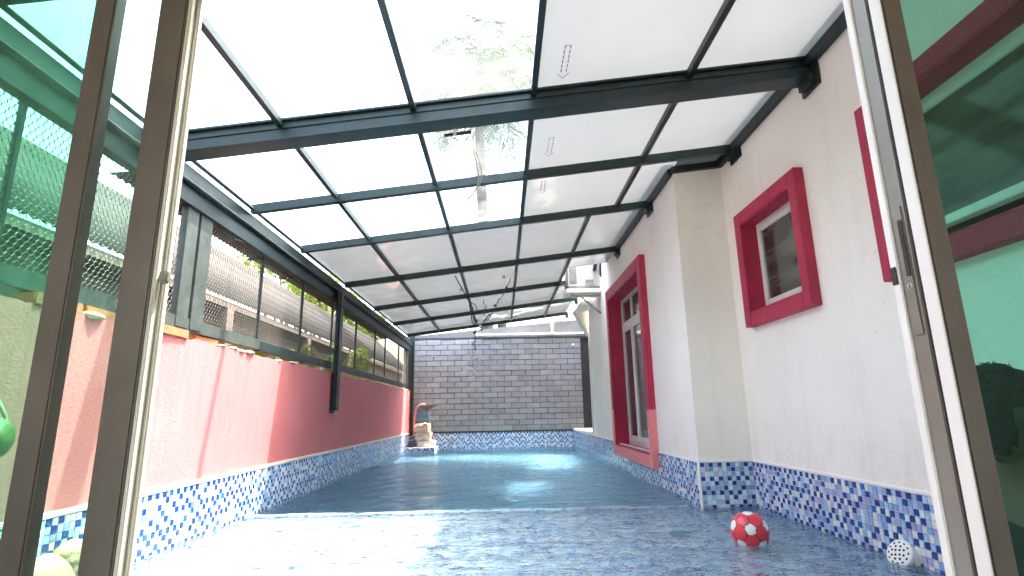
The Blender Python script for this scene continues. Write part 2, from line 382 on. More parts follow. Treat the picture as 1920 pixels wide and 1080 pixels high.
# ------------------------------------------------------------------ ground and pool shell
MB().box(-60, 60, -40, 90, -1.75, -1.6).build('ground', M['ground'], kind='structure')
MB().box(-2.5, 2.6, .96, YN, -1.3, .06).box(-2.5, 2.6, -3.6, .955, -.6, .07).build('deck', M['tile_floor'], kind='structure')
pf = MB().box(-2.3, 2.3, YN, YSTEP, -1.3, FLOOR - .006).build('pool_floor', M['grout'], kind='structure')
MB().box(-2.3, 2.3, YSTEP + .1, 13.3, -1.4, DEEP).build('deep_pool_floor', M['deep_mosaic'], kind='structure')
stp = MB().box(XL + .002, X2 - .002, YSTEP, YSTEP + .1, -1.3, -.04).build('pool_step', M['grout'], kind='structure')

# mosaic: shared meshes, one per colour
def tile_mesh(k, s=P * .89, t=.006):
    h = s / 2
    me = MB().add([(-h, -h, 0), (h, -h, 0), (h, h, 0), (-h, h, 0), (-h * .93, -h * .93, t), (h * .93, -h * .93, t), (h * .93, h * .93, t), (-h * .93, h * .93, t)],
                  [(4, 5, 6, 7), (0, 1, 5, 4), (1, 2, 6, 5), (2, 3, 7, 6), (3, 0, 4, 7)]).mesh('mosaic_tile')
    me.materials.append(TILES[k]); return me
TM = [tile_mesh(k) for k in range(7)]
def mosaic(parent, O, U, V, nu, nv, focus, count=300, wts=None, pattern=True, keep=None, stuff='far_mosaic_tiles', see=None):
    """a field of mosaic tiles: the ones largest in view are objects, the rest is one mesh"""
    O, U, V = Vector(O), Vector(U), Vector(V); N = U.cross(V).normalized(); rot = Matrix((U, V, N)).transposed().to_4x4()
    grid = {}; cells = []
    for i in range(nu):
        for j in range(nv):
            c = O + U * (i + .5) * P + V * (j + .5) * P
            if keep and not keep(c): continue
            k = RND.choices(range(7), wts or W8)[0]
            if pattern:
                rr = (nv - 1 - j) % 3; dk = (rr == 0 and i % 2 == 0 and RND.random() < .82) or (rr == 1 and i % 4 == 3 and RND.random() < .8) or (rr == 2 and i % 4 == 1 and RND.random() < .85)
                k = (0 if RND.random() < .85 else 1) if dk else RND.choices((2, 3, 4, 5, 6), (13, 24, 20, 26, 22))[0]
            elif k < 2 and (grid.get((i - 1, j), 9) < 2 or grid.get((i, j - 1), 9) < 2) and RND.random() < .85: k = RND.choice((2, 3, 4, 5, 5, 6))
            elif k > 1 and (i + j * 2) % 5 == 0 and RND.random() < (.30 if wts is None else .08): k = 0
            grid[(i, j)] = k; cells.append((c, k))
    if count:
        vis = [q for q in cells if see is None or see(q[0])]
        vis.sort(key=lambda q: (q[0] - Vector(focus)).length); pick = set(id(q) for q in vis[:count])
    else: pick = set()
    q0 = Vector((0, 0, 0)); po = Vector(parent.location)
    mb = MB(); rest = False
    for q in cells:
        c, k = q
        jit = Matrix.Rotation(RND.uniform(-.02, .02), 4, 'Z') @ Matrix.Rotation(RND.uniform(-.018, .018), 4, 'X')
        if id(q) in pick:
            o = bpy.data.objects.new('mosaic_tile', TM[k]); COL.objects.link(o); o.parent = parent
            o.matrix_local = Matrix.Translation(c - po) @ rot @ jit
        else:
            mt = Matrix.Translation(c - po) @ rot @ jit; rest = True
            mb.add([mt @ v.co for v in TM[k].vertices], [(4, 5, 6, 7), (0, 1, 5, 4), (1, 2, 6, 5), (2, 3, 7, 6), (3, 0, 4, 7)], k)
    if rest:
        o = link(stuff, mb.mesh(stuff), TILES, None); o.parent = parent; o['kind'] = 'stuff'

mosaic(pf, (XL + .01, YN + .3, FLOOR - .006), (1, 0, 0), (0, 1, 0), 113, int((YSTEP - YN - .3) / P), (0, 3.2, 0), 300, pattern=False, wts=(7, 4, 10, 31, 3, 29, 16), stuff='floor_mosaic',
       see=lambda c: c.y > 2.75)
mosaic(stp, (XL + .02, YSTEP + .006, -.04), (1, 0, 0), (0, 1, 0), 100, 2, (0, 0, 0), 101 * 2, pattern=False, wts=(9, 0, 0, 4, 2, 20, 65), stuff='step_mosaic')
mosaic(stp, (XL + .02, YSTEP, -.04 - P * 3), (1, 0, 0), (0, 0, 1), 100, 3, (0, 0, 0), 0, pattern=False, wts=(6, 4, 8, 22, 8, 28, 28), stuff='step_face_mosaic')

# water: one closed body whose sides and bottom lie inside the pool shell
wb = MB(); X0, XE, Y0, YE, zz = XL - .03, X1 + .03, YN - .02, YB + .03, 0.0
nx, ny = 170, 440
vs = []; fs = []
for j in range(ny + 1):
    for i in range(nx + 1):
        x = X0 + (XE - X0) * i / nx; y = Y0 + (YE - Y0) * j / ny
        z = .0022 * math.sin(5.1 * x + 3.3 * y) + .0018 * math.sin(-7.3 * x + 9.1 * y + 1.3) + .0013 * math.sin(14 * y + 4 * x * math.sin(y * .9)) + .001 * math.sin(19 * x - 11 * y)
        d = math.hypot(x - 1.5, y - 3.54)
        if d < .9: z += .0032 * math.cos(d * 48) * math.exp(-d * 4.5)
        vs.append((x, y, z))
for j in range(ny):
    for i in range(nx):
        a = j * (nx + 1) + i; fs.append((a, a + 1, a + nx + 2, a + nx + 1))
rim = [i for i in range(nx + 1)] + [j * (nx + 1) + nx for j in range(1, ny + 1)] + [ny * (nx + 1) + i for i in range(nx - 1, -1, -1)] + [j * (nx + 1) for j in range(ny - 1, 0, -1)]
b0 = len(vs)
for k in rim: vs.append((vs[k][0], vs[k][1], -1.27))
nr = len(rim)
for k in range(nr): fs.append((rim[(k + 1) % nr], rim[k], b0 + k, b0 + (k + 1) % nr))
fs.append(tuple(b0 + k for k in range(nr))[::-1])
wb.add(vs, fs, 0, True); wb.build('water', M['water'], kind='structure')

# ------------------------------------------------------------------ left boundary wall
pw = thing('boundary_wall', 'long pink plastered wall with a blue mosaic band along the left side of the pool', 'wall', (XL, 7, 0))
mb = MB(); ny, nz = 220, 12
vs = []; fs = []
for j in range(ny + 1):
    y = .96 + (13.3 - .96) * j / ny
    for k in range(nz + 1):
        z = -1.4 + (WT + 1.4) * k / nz
        if k == nz: z += RND.uniform(-.012, .010)
        vs.append((XL + (RND.uniform(-.002, .002) if z > TB + .1 else 0), y, z))
    vs.append((XL - .2, y, WT - .02))
for j in range(ny):
    for k in range(nz + 1):
        a = j * (nz + 2) + k; fs.append((a, a + nz + 2, a + nz + 3, a + 1))
mb.add(vs, fs, 0, False)
mb.add([(XL - .2, .96, -1.6), (XL - .2, 13.3, -1.6), (XL - .2, 13.3, WT - .02), (XL - .2, .96, WT - .02)], [(3, 2, 1, 0)])
mb.add([(XL, .96, -1.6), (XL - .2, .96, -1.6), (XL - .2, .96, WT - .02), (XL, .96, WT)], [(3, 2, 1, 0)])
mb.build('plaster_wall', M['pink_wall'], pw)
MB().box(XL + .001, XL + .004, YN, YSTEP, FLOOR, TB).box(XL + .001, XL + .004, YSTEP, YB, -.16, TB).build('grout_bed', M['grout'], pw)
MB().box(XL - .01, XL + .005, YSTEP + .1, YB, DEEP, -.155).build('underwater_mosaic', M['deep_mosaic'], pw)
MB().box(XL - .01, XL + .014, .98, YB, TB, TB + .028).build('tile_trim', M['cream_trim'], pw, bevel=.004)
nrow = 13; z0 = TB - nrow * P
mosaic(pw, (XL + .004, YN, z0), (0, 1, 0), (0, 0, 1), int((YB - YN) / P), nrow, (XL, 3.0, .2), 300, stuff='far_mosaic',
       see=lambda c: c.y > 3.30 and c.z > 0)
MB().box(XL - .01, XL + .006, .98, YN, .06, TB).build('near_mosaic', M['deep_mosaic'], pw)
# crumbling cement bed and bricks on the wall's top
rb = MB()
for k in range(150):
    y = RND.uniform(2.0, 12.6); w = RND.uniform(.03, .16)
    rb.ball((XL - RND.uniform(.01, .06), y, WT + RND.uniform(-.01, .012)), w * .5, 7, 5, 0, (RND.uniform(.35, .6), 1, RND.uniform(.16, .32)))
rb.build('cement_bed', M['broken_mortar'], pw, kind='stuff')
bm_ = MB().box(-.045, .045, -.15, .15, -.028, .028).mesh('brick', .004)
bm_.materials.append(M['orange_brick'])
for y, dx, rz in ((3.56, -.03, .02), (4.05, -.085, -.04), (2.62, -.04, .03), (2.95, -.05, 0)):
    o = bpy.data.objects.new('brick', bm_); COL.objects.link(o); o.parent = pw
    o.location = Vector((XL + dx, y, WT + .022)) - Vector(pw.location); o.rotation_euler = (0, 0, rz)

# ------------------------------------------------------------------ house on the right
hs = thing('house', 'white plastered house wall with crimson window surrounds along the right side of the pool', 'house', (X1, 6, 0))
def wall_x(x0, x1, y0, y1, z0, z1, holes):
    ys = sorted(set([y0, y1] + [h[0] for h in holes] + [h[1] for h in holes])); zs = sorted(set([z0, z1] + [h[2] for h in holes] + [h[3] for h in holes]))
    mb = MB()
    for a, b in zip(ys, ys[1:]):
        for c, d in zip(zs, zs[1:]):
            if any(h[0] <= a and b <= h[1] and h[2] <= c and d <= h[3] for h in holes): continue
            mb.add([(x0, a, c), (x0, b, c), (x0, b, d), (x0, a, d)], [(0, 3, 2, 1)])
    for h in holes:   # reveals
        a, b, c, d = h
        mb.add([(x0, a, c), (x0, b, c), (x0, b, d), (x0, a, d), (x1, a, c), (x1, b, c), (x1, b, d), (x1, a, d)],
               [(0, 1, 5, 4), (2, 3, 7, 6), (3, 0, 4, 7), (1, 2, 6, 5)])
    mb.add([(x0, y0, z0), (x1, y0, z0), (x1, y0, z1), (x0, y0, z1)], [(0, 1, 2, 3)])
    mb.add([(x0, y1, z0), (x1, y1, z0), (x1, y1, z1), (x0, y1, z1)], [(3, 2, 1, 0)])
    mb.add([(x0, y0, z1), (x1, y0, z1), (x1, y1, z1), (x0, y1, z1)], [(0, 1, 2, 3)])
    mb.add([(x1, y0, z0), (x1, y1, z0), (x1, y1, z1), (x1, y0, z1)], [(0, 1, 2, 3)])
    return mb
HT = 3.55
SW = (3.47 + .10, 4.47 - .11, 1.45 + .105, 2.43 - .105)      # small window opening
BW = (1.66, 2.79 - .11, 1.44 + .105, 2.45 - .105)
FD = (5.97 + .14, 8.04 - .14, .19 + .13, 2.54 - .15)
w1 = wall_x(X1, X1 + .3, .98, YR, -1.4, HT, [SW, BW]).build('wall', M['white_wall'], hs)
mb = wall_x(X2, X2 + .47, YR, 10.15, -1.4, HT, [FD])
mb.build('wall', M['white_wall'], hs)
MB().box(X2, X2 + .5, 10.152, 10.42, -1.4, 2.68).build('rounded_corner', M['white_wall'], hs, bevel=.12, seg=6)
MB().box(X1 + .3, 7, .98, 13, HT - .1, HT + .02).box(X2 + .41, X1 + .29, YR, 10.15, HT - .1, HT + .02).build('upper_slab', M['white_wall'], hs)
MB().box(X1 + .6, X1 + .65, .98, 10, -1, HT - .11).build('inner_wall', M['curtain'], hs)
# tiles of the house
for a, b in ((YN, YR),):
    MB().box(X1 - .004, X1 - .001, a, b, FLOOR, TB).build('grout_bed', M['grout'], hs)
MB().box(X2 - .004, X2 - .001, YR - .004, 13, -.16, TB).build('grout_bed', M['grout'], hs)
MB().box(X2 - .004, X1 - .004, YR - .004, YR - .001, FLOOR, TB).build('grout_bed', M['grout'], hs)
MB().box(X2 - .006, X2 + .01, YR + .05, 13, DEEP, -.155).build('underwater_mosaic', M['deep_mosaic'], hs)
dz0, dz1 = .19, .85
mosaic(hs, (X1 - .004, YR - .01, TB - 18 * P), (0, -1, 0), (0, 0, 1), int((YR - YN) / P), 18, (X1, 2.7, .15), 225, stuff='wall_mosaic', see=lambda c: c.y > 2.78 and c.z > 0)
mosaic(hs, (X2 + .004, YR - .004, TB - 18 * P), (1, 0, 0), (0, 0, 1), 12, 18, (X1, YR, .15), 75, stuff='return_mosaic', see=lambda c: c.z > .1)
mosaic(hs, (X2 - .004, 12.98, TB - 13 * P), (0, -1, 0), (0, 0, 1), int((12.98 - YR) / P), 13, (X2, 4, .15), 0, stuff='far_wall_mosaic',
       keep=lambda c: not (5.95 < c.y < 8.06 and c.z > dz0 - .01))
MB().box(X1 - .012, X1 + .005, YN, YR - .013, TB, TB + .02).build('tile_trim', M['white_trim'], hs, bevel=.004)
MB().box(X2 - .012, X1 - .012, YR - .012, YR + .005, TB, TB + .02).build('tile_trim', M['white_trim'], hs, bevel=.004)
MB().box(X2 - .012, X2 + .005, YR + .005, 5.96, TB, TB + .014).build('tile_trim', M['white_trim'], hs, bevel=.004)
MB().box(X2 - .012, X2 + .005, 8.05, 10.4, TB, TB + .014).build('tile_trim', M['white_trim'], hs, bevel=.004)
MB().box(X2 - .014, X2 + .002, YR - .016, YR + .018, -.3, TB + .02).build('corner_trim', M['white_trim'], hs, bevel=.004)
# ledge beyond the end of the house
MB().box(X2, X1 + .3, 10.43, 13.2, -1.4, TB).build('end_ledge', M['grout'], hs)
MB().box(X2 - .03, X1 + .3, 10.3, 12.98, TB, TB + .06).build('ledge_slab', M['cream_trim'], hs, bevel=.01)
MB().box(X1 + .02, X1 + .2, 10.43, 12.98, TB + .06, 2.9).build('end_wall', M['mortar'], hs)

def window(name, y0, y1, z0, z1, hole, xf, label, tilt=0.0, split=False):
    """surround, frame and panes as sub-parts of one window part of the house"""
    w = bpy.data.objects.new(name, None); COL.objects.link(w); w.parent = hs
    wl = Vector((xf, (y0 + y1) / 2, z0)); w.location = wl - Vector(hs.location)
    if label: w['label'] = label
    a, b, c, d = hole; xi = xf + .07 + .065
    def ring(x0, x1, y0, y1, z0, z1, a, b, c, d, mi=0):
        return [(x0, x1, y0, a, z0, z1), (x0, x1, b, y1, z0, z1), (x0, x1, a, b, z0, c), (x0, x1, a, b, d, z1)]
    e = .002
    mb = MB()
    if name == 'french_door':
        zs = .80
        ov = [(-.14, (z0, z1))]
        for (yy0, yy1) in ((y0, a), (b, y1)): mb.box(xf, xi - .02, yy0, yy1, zs, z1)
        mb.box(xf, xi - .02, a, b, d, z1)
        mb.box(xf + .003, xi + .15, a - .012, a + e, c, d).box(xf + .003, xi + .15, b - e, b + .012, c, d).box(xf + .002, xi + .15, a + e, b - e, d - .012, d + e).box(xf + .004, xi + .15, a + e, b - e, c - e, c + .012)
        mb.build('surround', M['crimson'], w, bevel=.004)
        m2 = MB()
        for (yy0, yy1) in ((y0, a - .012), (b + .012, y1)): m2.box(xf - .002, xi - .02, yy0, yy1, z0, zs - .001)
        m2.box(xf - .002, xi - .02, a - .012, b + .012, z0, c - e)
        m2.build('surround', M['salmon'], w, bevel=.004)
        fx = xi + .06
        fr = MB()
        t = .055; a1, b1, c1, d1 = a + e, b - e, c + .012, d - .012; tz = d1 - .44; mid = (a1 + b1) / 2
        fr.box(fx, fx + .05, a1, a1 + t, c1, d1).box(fx, fx + .05, b1 - t, b1, c1, d1)
        fr.box(fx, fx + .05, a1 + t, b1 - t, d1 - t, d1).box(fx, fx + .05, a1 + t, b1 - t, c1, c1 + t).box(fx - .006, fx + .05, a1 + t, b1 - t, tz, tz + .09)
        for q in (a1 + (b1 - a1) * .333, a1 + (b1 - a1) * .667): fr.box(fx + .003, fx + .047, q - .03, q + .03, tz + .09, d1 - t)
        fr.build('frame', M['upvc'], w, bevel=.004)
        for k in range(3):
            p0 = a1 + t + (b1 - a1 - 2 * t) * k / 3; p1 = a1 + t + (b1 - a1 - 2 * t) * (k + 1) / 3
            st = .05; lf = MB()
            lf.box(fx - .012, fx + .04, p0 + .003, p0 + st, c1 + t, tz).box(fx - .012, fx + .04, p1 - st, p1 - .003, c1 + t, tz)
            lf.box(fx - .012, fx + .04, p0 + st, p1 - st, tz - st, tz).box(fx - .012, fx + .04, p0 + st, p1 - st, c1 + t, c1 + t + .07)
            lf.build('door_leaf', M['upvc'], w, bevel=.003)
            MB().box(fx + .01, fx + .016, p0 + st - .004, p1 - st + .004, c1 + t + .07, tz - st).build('pane', M['window_glass'], w)
        for k in range(3):
            q0 = a1 + (b1 - a1) * k / 3 + .03; q1 = a1 + (b1 - a1) * (k + 1) / 3 - .03
            MB().box(fx + .02, fx + .026, max(q0, a1 + t), min(q1, b1 - t), tz + .09, d1 - t).build('pane', M['window_glass'], w)
        return
    mb.box(xf, xi - .02, y0, a, z0, z1).box(xf, xi - .02, b, y1, z0, z1).box(xf, xi - .02, a, b, z0, c).box(xf, xi - .02, a, b, d, z1)
    mb.box(xf + .003, xi + .12, a - .012, a + e, c, d).box(xf + .003, xi + .12, b - e, b + .012, c, d).box(xf + .002, xi + .12, a + e, b - e, d - .012, d + e).box(xf + .004, xi + .12, a + e, b - e, c - e, c + .012)
    mb.build('surround', M['crimson'], w, bevel=.004)
    a1, b1, c1, d1 = a + e, b - e, c + .012, d - .012; t = .035; fx = xi
    fr = MB()
    for v in ring(fx, fx + .06, a1, b1, c1, d1, a1 + t, b1 - t, c1 + t, d1 - t): fr.box(*v)
    fr.build('frame', M['upvc'], w, bevel=.003)
    # sash, hung from its top edge
    T = Matrix.Translation((fx + .005, 0, d1 - t)) @ Matrix.Rotation(tilt, 4, 'Y') @ Matrix.Translation((-fx - .005, 0, -(d1 - t)))
    sb = MB(); a2, b2, c2, d2 = a1 + t + .004, b1 - t - .004, c1 + t + .004, d1 - t - .004; t2 = .045
    for v in ring(fx - .012, fx + .03, a2, b2, c2, d2, a2 + t2, b2 - t2, c2 + t2, d2 - t2): sb.box(*v)
    sb.v = [tuple(T @ Vector(v)) for v in sb.v]; sb.build('sash', M['upvc'], w, bevel=.003)
    pb = MB().box(fx + .006, fx + .012, a2 + t2 - .004, b2 - t2 + .004, c2 + t2 - .004, d2 - t2 + .004)
    pb.v = [tuple(T @ Vector(v)) for v in pb.v]; pb.build('pane', M['window_glass'], w)
    MB().box(fx + .10, fx + .11, a1, b1, c1, d1).build('curtain', M['curtain'], w)
window('window', 3.47, 4.47, 1.45, 2.43, SW, X1 - .07, 'small crimson framed window above the floating ball')
window('window', 1.5, 2.79, 1.44, 2.45, BW, X1 - .07, 'crimson framed window partly behind the green glass of the door, its sash ajar', tilt=.16)
window('french_door', 5.97, 8.04, .19, 2.54, FD, X2 - .07, 'tall crimson framed glazed door dipping into the mosaic band')

# ------------------------------------------------------------------ end wall of grey bricks
bw = thing('brick_wall', 'grey painted brick wall with a mosaic foot closing the far end of the pool', 'wall', (0, YB, 0))
mb = MB(); mb.box(-2.33, 2.4, YB + .03, YB + .25, -1.4, 2.56)
mb.build('mortar_bed', M['mortar'], bw)
pl = MB().add([(-2.33, YB + .02, 2.562), (2.5, YB + .02, 2.562), (2.5, YB + .02, 3.02), (-2.33, YB + .02, 2.60), (-2.33, YB + .25, 2.562), (2.5, YB + .25, 2.562), (2.5, YB + .25, 3.02), (-2.33, YB + .25, 2.60)],
              [(0, 1, 2, 3), (7, 6, 5, 4), (3, 2, 6, 7), (0, 3, 7, 4), (1, 5, 6, 2), (4, 5, 1, 0)]).build('plaster_top', M['grey_plaster'], bw)
MB().box(-2.1, 2.1, YB - .008, YB + .019, 2.50, 2.565).build('plaster_band', M['mortar'], bw, bevel=.004)
BWD, BH = .335, .1255
def brickmesh(w):
    me = MB().box(-w / 2 + .005, w / 2 - .005, -.03, .03, -BH / 2 + .005, BH / 2 - .005).mesh('brick', .004, 1); me.materials.append(M['brick']); return me
BFULL, BHALF = brickmesh(BWD), brickmesh(BWD / 2)
z = TB + .03 + BH / 2; row = 0
while z < 2.50:
    x = -2.12; first = True
    while x < 1.98:
        half = first and row % 2
        w = BWD / 2 if half else BWD
        lim = 2.06 if row % 2 == 0 else 1.98
        me = BHALF if half else BFULL
        if x + w > lim:
            if lim - x < BWD / 2: break
            me, w = BHALF, BWD / 2
        o = bpy.data.objects.new('brick', me); COL.objects.link(o); o.parent = bw
        o.location = (x + w / 2, .02 + RND.uniform(-.003, .003), z); o.rotation_euler = (RND.uniform(-.006, .006), 0, RND.uniform(-.008, .008))
        x += w; first = False
    z += BH; row += 1
MB().box(-2.13, X1, YB + .0, YB + .029, -1.3, TB - .001).build('grout_bed', M['grout'], bw)
MB().box(-2.13, X1, YB - .012, YB + .029, TB, TB + .03).build('tile_trim', M['dull_steel'], bw, bevel=.004)
mosaic(bw, (-2.13, YB, TB - 11 * P), (1, 0, 0), (0, 0, 1), 113, 11, (0, 0, 0), 0, stuff='far_mosaic')
MB().box(-2.13, X1, YB - .004, YB - .001, DEEP, TB - 11 * P).build('underwater_mosaic', M['deep_mosaic'], bw)
MB().box(1.68, 1.75, YB - .03, YB + .02, 2.33, 2.38).build('wall_hook', M['white_trim'], bw, bevel=.01)

pp = thing('drain_pipe', 'white plastic pipe running level along the top of the grey brick wall', 'pipe', (0, YB, 2.6))
MB().tube([(-.62, YB - .1, 2.60), (2.1, YB - .1, 2.60)], .035, 12).build('pipe_run', M['pvc'], pp)
MB().tube([(1.22, YB - .1, 2.60), (1.22, YB - .1, 2.92)], .028, 12).tube([(1.22, YB - .1, 2.57), (1.22, YB - .1, 2.66)], .045, 12).build('riser', M['pvc'], pp)
MB().tube([(1.02, YB - .1, 2.93), (1.5, YB - .1, 2.93)], .03, 12).build('upper_elbow', M['pvc'], pp)

# ------------------------------------------------------------------ canopy
cn = thing('glass_canopy', 'sloping pool roof of dark steel beams with clear and frosted panels', 'canopy', (0, 7, 2.6))
YBEAM = [.98, 1.92, 3.24, 4.43, 5.6, 7.27, 9.0, 10.62, 12.25]
XP = [XL - .03, -1.40, -.55, .235, 1.275, X1]
def xend(y): return X1 - .01 if y < YR else (X2 - .01 if y < 9.0 else 1.52)
for k, y in enumerate(YBEAM):
    xe = xend(y)
    wd_, h = (.10, .15) if k == 2 else ((.08, .09) if k == 1 else (.055, .075))
    a = Vector((XL + .01, y, roofz(XL + .01) - h / 2 - .012)); b = Vector((xe, y, roofz(xe) - h / 2 - .012))
    g = MB().bar(a, b, wd_, h)
    if k in (1, 2):   # rolled section: flanges
        for q in (-1, 1):
            off = Vector((0, 0, q * (h / 2 - .008))); g.bar(a + off, b + off, wd_ + .045, .016)
        g.bar(a + Vector((0, -wd_ / 2 - .004, .012)), b + Vector((0, -wd_ / 2 - .004, .012)), .008, .006)
    g.build('beam', M['dark_steel'], cn, bevel=.002)
    if y > 1.5:
        br = MB().box(xe - .05, xe + .008, y - .09, y + .05, roofz(xe) - h - .075, roofz(xe) - h - .005)
        br.box(xe - .012, xe + .009, y - .12, y + .08, roofz(xe) - h - .10, roofz(xe) - .04)
        br.build('wall_bracket', M['black_steel'], cn, bevel=.003)
def xpur(i, y):
    if i == 4: return 1.275 if y < 5.6 else 1.0
    return XP[i]
for i in (1, 2, 3, 4):
    for k in range(len(YBEAM) - 1):
        y0, y1 = YBEAM[k], YBEAM[k + 1]; x = xpur(i, (y0 + y1) / 2)
        w = .038
        MB().box(x - w / 2, x + w / 2, y0 + .05, y1 - .05, roofz(x) - .062, roofz(x) - .012).build('purlin', M['black_steel'] if i > 2 else M['dark_steel'], cn, bevel=.002)
# wall angles
MB().box(X1 - .05, X1 - .003, .98, YR - .05, roofz(X1) - .09, roofz(X1) - .014).build('wall_angle', M['black_steel'], cn, bevel=.002)
MB().bar((X2 - .02, YR - .03, roofz(X2) - .045), (X1 - .003, YR - .03, roofz(X1) - .045), .045, .06).build('wall_angle', M['black_steel'], cn, bevel=.002)
MB().box(X2 - .045, X2 - .003, YR, 7.3, roofz(X2) - .085, roofz(X2) - .014).build('wall_angle', M['black_steel'], cn, bevel=.002)
# panels
for k in range(len(YBEAM) - 1):
    y0, y1 = YBEAM[k] + .004, YBEAM[k + 1] - .004; ym = (y0 + y1) / 2
    for i in range(5):
        xa = XP[0] if i == 0 else xpur(i, ym)
        xb = xpur(i + 1, ym) if i < 4 else (X1 if ym < YR else X2)
        if i == 4 and 7.3 < ym < 9: y1 = 8.15  # extra panel added over an open bay to shrink the sun patch
        if i == 4 and ym > 9: xb = 1.5
        if i == 4 and 4.4 < ym < 5.6:        # the bay is cut round the jog of the house
            xb = X2
        clear = (i < 3 and ym < 5.6)
        xa += .003; xb -= .003
        v = [(xa, y0, roofz(xa) - .008), (xb, y0, roofz(xb) - .008), (xb, y1, roofz(xb) - .008), (xa, y1, roofz(xa) - .008),
             (xa, y0, roofz(xa)), (xb, y0, roofz(xb)), (xb, y1, roofz(xb)), (xa, y1, roofz(xa))]
        f = [(0, 3, 2, 1), (4, 5, 6, 7), (0, 1, 5, 4), (1, 2, 6, 5), (2, 3, 7, 6), (3, 0, 4, 7)]
        p = MB().add(v, f, 0); p.mi[1] = 1
        o = p.build('clear_panel' if clear else 'frosted_panel', [M['roof_under'], M['clear_roof']] if clear else [M['frosted'] if ym < 5.6 else M['grey_frosted'], M['film_top']], cn)
p = MB(); xa, xb, y0, y1 = X2 + .003, X1 - .003, 4.434, YR - .01
MB().add([(xa, y0, roofz(xa) - .008), (xb, y0, roofz(xb) - .008), (xb, y1, roofz(xb) - .008), (xa, y1, roofz(xa) - .008), (xa, y0, roofz(xa)), (xb, y0, roofz(xb)), (xb, y1, roofz(xb)), (xa, y1, roofz(xa))],
         [(0, 3, 2, 1), (4, 5, 6, 7), (0, 1, 5, 4), (1, 2, 6, 5), (2, 3, 7, 6), (3, 0, 4, 7)]).build('frosted_panel', M['frosted'], cn)
# printed dashed arrows on three frosted panels
for ya, yb in ((2.78, 3.10), (3.88, 4.19), (4.70, 4.98)):
    a = MB(); x0 = .40; s = .034
    def dash(xa, ya_, xb, yb_, w=.006):
        a.bar((xa, ya_, roofz(xa) - .0095), (xb, yb_, roofz(xb) - .0095), w, .001)
    n = 6
    for q in range(n):
        t0 = ya + (yb - ya - .05) * q / n; t1 = t0 + (yb - ya) / n * .55
        dash(x0, t0, x0, t1); dash(x0 + s, t0, x0 + s, t1)
    dash(x0, ya, x0 + s, ya, .004)
    dash(x0 - .022, yb - .05, x0 + s / 2, yb, .004); dash(x0 + s + .022, yb - .05, x0 + s / 2, yb, .004)
    a.build('arrow_print', M['black_print_and_holes'], cn)

# gutter beam carrying the low edge
gt = thing('gutter_beam', 'dark green steel eaves beam and gutter above the mesh fence', 'beam', (XL, 7, 2.4))
g = MB().box(XL - .09, XL + .005, .98, 12.75, 2.368, 2.50)
g.box(XL - .08, XL - .006, .98, 12.72, 2.245, 2.366)
g.build('eaves_beam', M['dark_steel'], gt, bevel=.003)
MB().box(XL + .006, XL + .035, .98, 12.7, 2.375, 2.385).build('lip', M['dull_steel'], gt)
MB().tube([(XL + .03, .98, 2.53), (XL + .03, 12.7, 2.53)], .016, 8).build('edge_pipe', M['dark_steel'], gt)

# posts
pt = thing('canopy_post', 'black steel post fixed to the pink wall halfway along the pool', 'post', (XL + .05, 7, .87))
MB().box(XL + .012, XL + .072, 6.93, 7.06, .86, 2.37).build('post_shaft', M['black_steel'], pt, bevel=.004)
MB().tube([(XL + .04, 6.90, .93), (XL + .04, 6.90, 2.38)], .016, 8).build('conduit', M['black_steel'], pt)
MB().box(XL + .004, XL + .011, 6.90, 7.09, .83, .99).ball((XL + .07, 6.95, .885), .016, 8, 6).build('base_plate', M['dull_steel'], pt)
pt = thing('canopy_post', 'slim black post in the far left corner beside the grey brick wall', 'post', (XL + .05, 12.86, 0))
MB().box(XL + .012, XL + .08, 12.84, 12.92, .3, 2.62).build('post_shaft', M['black_steel'], pt, bevel=.004)

# ------------------------------------------------------------------ mesh fence on the wall
fe = thing('mesh_fence', 'expanded metal fence in a steel frame standing on the pink wall', 'fence', (XL - .06, 7, WT))
XF = XL - .055
segs = [(1.0, 2.28), (2.31, 3.58), (3.95, 4.86), (4.88, 5.9), (5.92, 6.93), (7.07, 8.17), (8.19, 9.42), (9.45, 10.25), (10.27, 11.6), (11.64, 12.6)]
MB().box(XF - .025, XF + .025, 1.0, 4.9, 1.385, 1.475).build('bottom_rail', M['dull_steel'], fe, bevel=.003)
MB().box(XF - .025, XF + .025, 4.902, 12.7, 1.375, 1.465).build('bottom_rail', M['dark_steel'], fe, bevel=.003)
for a, b in ((3.60, 3.74), (3.77, 3.93)):
    MB().box(XF - .02, XF + .03, a, b, 1.40, 2.244).build('frame_post', M['dull_steel'], fe, bevel=.003)
for y in (2.295, 4.87, 5.91, 7.0, 8.18, 9.435, 10.26, 11.62):
    MB().box(XF - .012, XF + .012, y - .011, y + .011, 1.47, 2.244).build('mullion', M['black_steel'], fe)
for y in (12.66,):
    MB().box(XF - .02, XF + .02, y - .05, y + .05, 1.40, 2.244).build('mullion', M['dull_steel'], fe)
